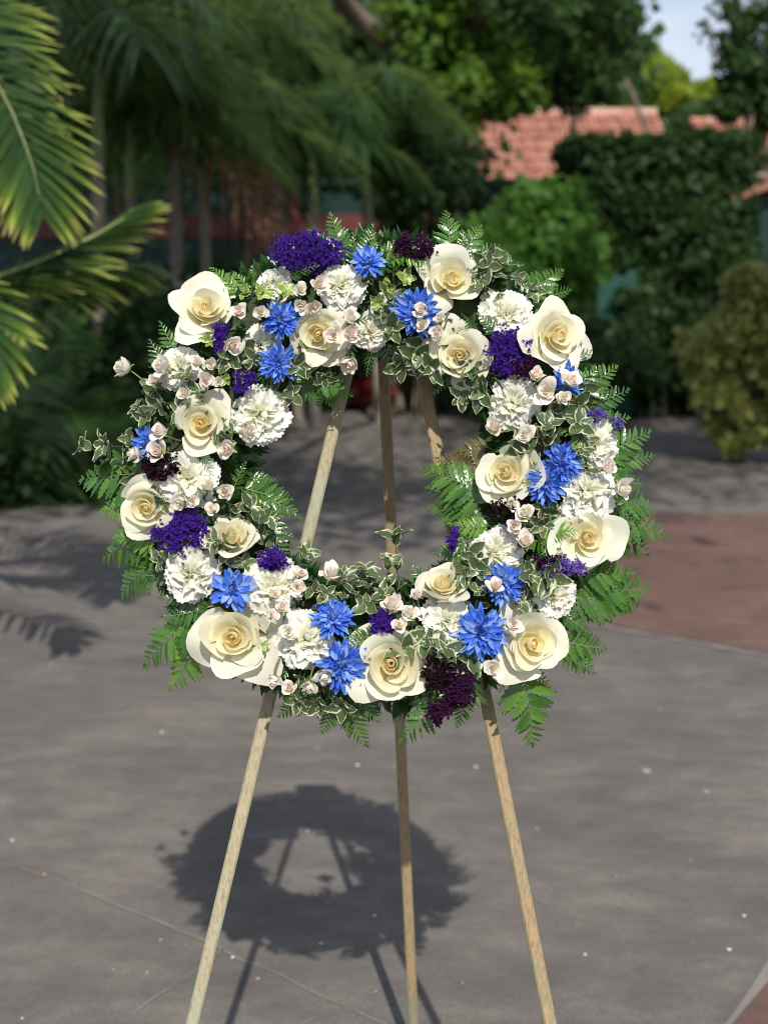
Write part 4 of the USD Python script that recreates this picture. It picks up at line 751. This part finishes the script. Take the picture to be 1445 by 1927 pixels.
# --- carnations
def carnation(r):
    out = []; nt, ns = 8, 17
    t = np.linspace(0, 1, nt); s = np.linspace(-1, 1, ns); T, S = np.meshgrid(t, s, indexing='ij')
    for lay, (n, el, L, A) in enumerate([(8, -.05, 1.0, .62), (8, .16, .94, .62), (8, .42, .86, .62), (8, .72, .78, .62), (7, 1.02, .72, .62), (5, 1.32, .66, .6)]):
        for i in range(n):
            a = 2 * PI * (i + r.rand() * .4) / n + lay * .4; e = el + r.normal(0, .14); ll = L * (1 + r.normal(0, .10))
            saw = np.where(np.arange(ns) % 2 == 0, 1, -1)[None, :]
            tip = 1 - .14 * np.abs(S) ** 3 + .028 * saw * (T > .98) + .05 * np.sin(S * 4 + r.rand() * 6) * T
            rad = ll * T * tip; x = rad * np.cos(S * A); y = rad * np.sin(S * A)
            u = r.rand(4) * 6
            ruf = .125 * T ** 1.5 * np.sin(S * (3.5 + 2 * r.rand()) + u[0]) + .055 * T ** 2.5 * np.sin(S * 9 + u[1]) + .05 * T ** 2 * np.sin(T * 4 + u[2])
            z = ruf * (1 + .12 * lay) + (.06 if lay < 2 else -.16) * T ** 3 * (-1 if lay < 2 else 1)
            x2 = x * math.cos(e) - z * math.sin(e); z2 = x * math.sin(e) + z * math.cos(e); y2 = y
            P = np.stack([x2 * math.cos(a) - y2 * math.sin(a), x2 * math.sin(a) + y2 * math.cos(a), z2 * .80 - .18], -1)
            out.append(grid(P))
    return out
carns = [(515, 532, 32), (638, 535, 42), (952, 586, 48), (490, 648, 38), (332, 682, 42), (483, 775, 54), (967, 757, 47), (1127, 838, 44), (354, 902, 54), (1112, 918, 54), (931, 1038, 47), (361, 1081, 50), (518, 1104, 54), (571, 1205, 54), (842, 1170, 46), (1045, 1124, 42), (695, 622, 34), (722, 580, 24)]
for k, (px, py, rp_) in enumerate(carns):
    r = RS(5000 + k); p, n = spot(px, py, .026 if k not in (0, 3, 16, 17) else .008); m = mpp(p); sc = rp_ * m * 1.06
    F = frame(face(n, r.normal(0, .12), r.normal(0.05, .12)), r.rand() * 6); o = p - F[2] * sc * .25
    fl = Node('white_carnation', o, wr)
    for q, g in enumerate(carnation(r)): fl.mesh('petal', place(g, F, sc, o), CARN_IN if q >= 30 else CARN)
    t = np.linspace(0, 1, 5); fl.mesh('calyx', place(tube(np.stack([0 * t, 0 * t, -.25 - .55 * t], 1), np.array([.28, .25, .22, .18, .10]), 8), F, sc, o), STEM_G)
    stem_to(fl, o, F, sc, p, z0=-.75)

# --- blue chrysanthemums
def strap(r, L, W, el, a, z0, cup=.5, curl=.15):
    nt, ns = 6, 4; t = np.linspace(0, 1, nt); s = np.linspace(-1, 1, ns); T, S = np.meshgrid(t, s, indexing='ij')
    w = W * np.array([.45, .80, .98, 1.05, 1.0, .45]); e = el + curl * (T - .3) * 1.2
    x = L * T * (1 - .05 * S ** 2 * T); y = S * w[:, None]; z = cup * w[:, None] * S ** 2 + .02 * np.sin(T * 6 + r.rand() * 6)
    X = x * np.cos(e) - z * np.sin(e); Z = x * np.sin(e) + z * np.cos(e) + z0
    y = y + L * T ** 2 * r.normal(0, .11)
    return grid(np.stack([X * math.cos(a) - y * math.sin(a), X * math.sin(a) + y * math.cos(a), Z], -1))
mums = [(693, 492, 32, .0, .2, 's'), (529, 601, 34, -.05, .05, 'f'), (525, 683, 35, .0, .0, 'f'), (783, 588, 44, -.1, .05, 'f'), (276, 832, 32, -.3, .2, 's'), (1061, 868, 37, .25, .15, 'f'), (1027, 910, 38, -.1, -.15, 'f'), (949, 1098, 38, .05, .1, 'f'), (437, 1108, 40, .0, .15, 's'), (627, 1162, 37, .0, .25, 'f'), (645, 1253, 47, .55, .0, 'f'), (905, 1191, 48, .0, .05, 'f'), (1068, 718, 34, .2, .0, 's')]
for k, (px, py, rp_, dx, dy, kind) in enumerate(mums):
    r = RS(6000 + k); p, n = spot(px, py, .030 if k != 12 else .01); m = mpp(p); sc = rp_ * m * 1.12; F = frame(face(n, dx, dy), r.rand() * 6); o = p - F[2] * sc * .15
    fl = Node('blue_chrysanthemum', o, wr)
    lays = [(23, 1.0, .10, .05), (22, .96, .10, .20), (19, .85, .092, .42), (16, .68, .082, .66), (12, .48, .07, .95)] if kind == 'f' else [(13, 1.0, .14, .10), (12, .92, .13, .32), (10, .62, .10, .7), (8, .42, .075, 1.05)]
    for li, (nn, L, w, el) in enumerate(lays):
        for i in range(nn):
            a = 2 * PI * (i + r.rand() * .45) / nn + li
            g = strap(r, L * (1 + r.normal(0, .08)), w, el + r.normal(0, .10), a, -.05 + .03 * li, curl=r.normal(.12, .15))
            fl.mesh('petal', place(g, F, sc, o), MUM_L if r.rand() < .36 else MUM)
    dsk = [strap(r, .16, .03, 1.2 + r.normal(0, .2), r.rand() * 6, .10 + .04 * r.rand(), curl=.3) for _ in range(22)]
    dk = join(dsk); dk['v'] = dk['v'] + np.repeat(r.normal(0, .07, (22, 3)) * [1, 1, .2], 24, 0)
    fl.mesh('disc', place(dk, F, sc, o), MUM_D)
    stem_to(fl, o, F, sc, p, z0=-.1)

# --- statice clusters: tiny papery funnels beyond counting
def floret(r, d, o, s):
    F = frame(d, r.rand() * 6); n = 5; a = np.arange(n) * 2 * PI / n
    rim = np.stack([np.cos(a), np.sin(a), .55 + .25 * r.rand(n)], 1) * (.85 + .3 * r.rand(n))[:, None]; mid = np.stack([np.cos(a + .6) * .5, np.sin(a + .6) * .5, np.full(n, .45)], 1)
    v = np.vstack([[[0, 0, -.5]], rim, mid]); f = np.array([[0, 1 + i, 6 + i] for i in range(n)] + [[0, 6 + i, 1 + (i + 1) % n] for i in range(n)])
    return {'v': (v * s) @ F + o, 'f': [f]}
statice = [(583, 477, 72, 36, 'p', 420), (782, 470, 40, 28, 'd', 170), (955, 662, 40, 42, 'p', 260), (460, 720, 22, 30, 'p', 90), (416, 635, 18, 32, 'p', 70), (349, 1002, 44, 40, 'p', 330), (511, 1053, 34, 18, 'p', 150), (718, 1168, 22, 24, 'p', 110), (862, 1290, 34, 40, 'd', 240), (818, 1265, 24, 36, 'm', 120), (825, 1335, 28, 26, 'd', 110), (1058, 1066, 46, 20, 'l', 130), (1030, 1058, 26, 16, 'd', 60), (304, 878, 36, 26, 'm', 170), (1122, 784, 18, 12, 'l', 45), (1156, 798, 10, 11, 'l', 24), (962, 960, 34, 28, 'm', 110), (852, 1015, 10, 18, 'p', 40), (985, 690, 22, 22, 'd', 60), (300, 1010, 16, 26, 'p', 40)]
for k, (px, py, rx, ry, c, n) in enumerate(statice):
    r = RS(7000 + k); n = int(n * 2.2); p, nr = spot(px, py, .024); m = mpp(p); rx, ry = rx * m, ry * m; F = np.stack([UW, VW, NW]); gs = []; st = []
    fl = Node({'p': 'purple_statice', 'd': 'plum_statice', 'm': 'maroon_statice', 'l': 'lavender_statice'}[c], p, wr)
    root = p - nr * .045
    nb = max(5, n // 16); br = [(math.sqrt(r.rand()) * .9, r.rand() * 6.28) for _ in range(nb)]
    for q, (rr, aa) in enumerate(br):
        tip = p + UW * rx * rr * math.cos(aa) + VW * ry * rr * math.sin(aa) + NW * (.016 * (1 - rr ** 2) + r.normal(0, .004))
        st.append(tube(bez(root, (root + tip) / 2 + NW * .005, tip, 4), .0008, 4))
        for _ in range(max(1, n // nb)):
            off = np.clip(r.normal(0, .8, 3), -1.35, 1.35) * [.15 * rx + .002, .004, .15 * ry + .002]; pos = tip + off
            d = norm((pos - root) + nr * .03 + r.normal(0, .015, 3)); gs.append(floret(r, d, pos, .0030 * (.75 + .55 * r.rand())))
    fl.mesh('florets', join(gs), STAT[c], kind='stuff'); fl.mesh('stem', join(st), STEM_G)
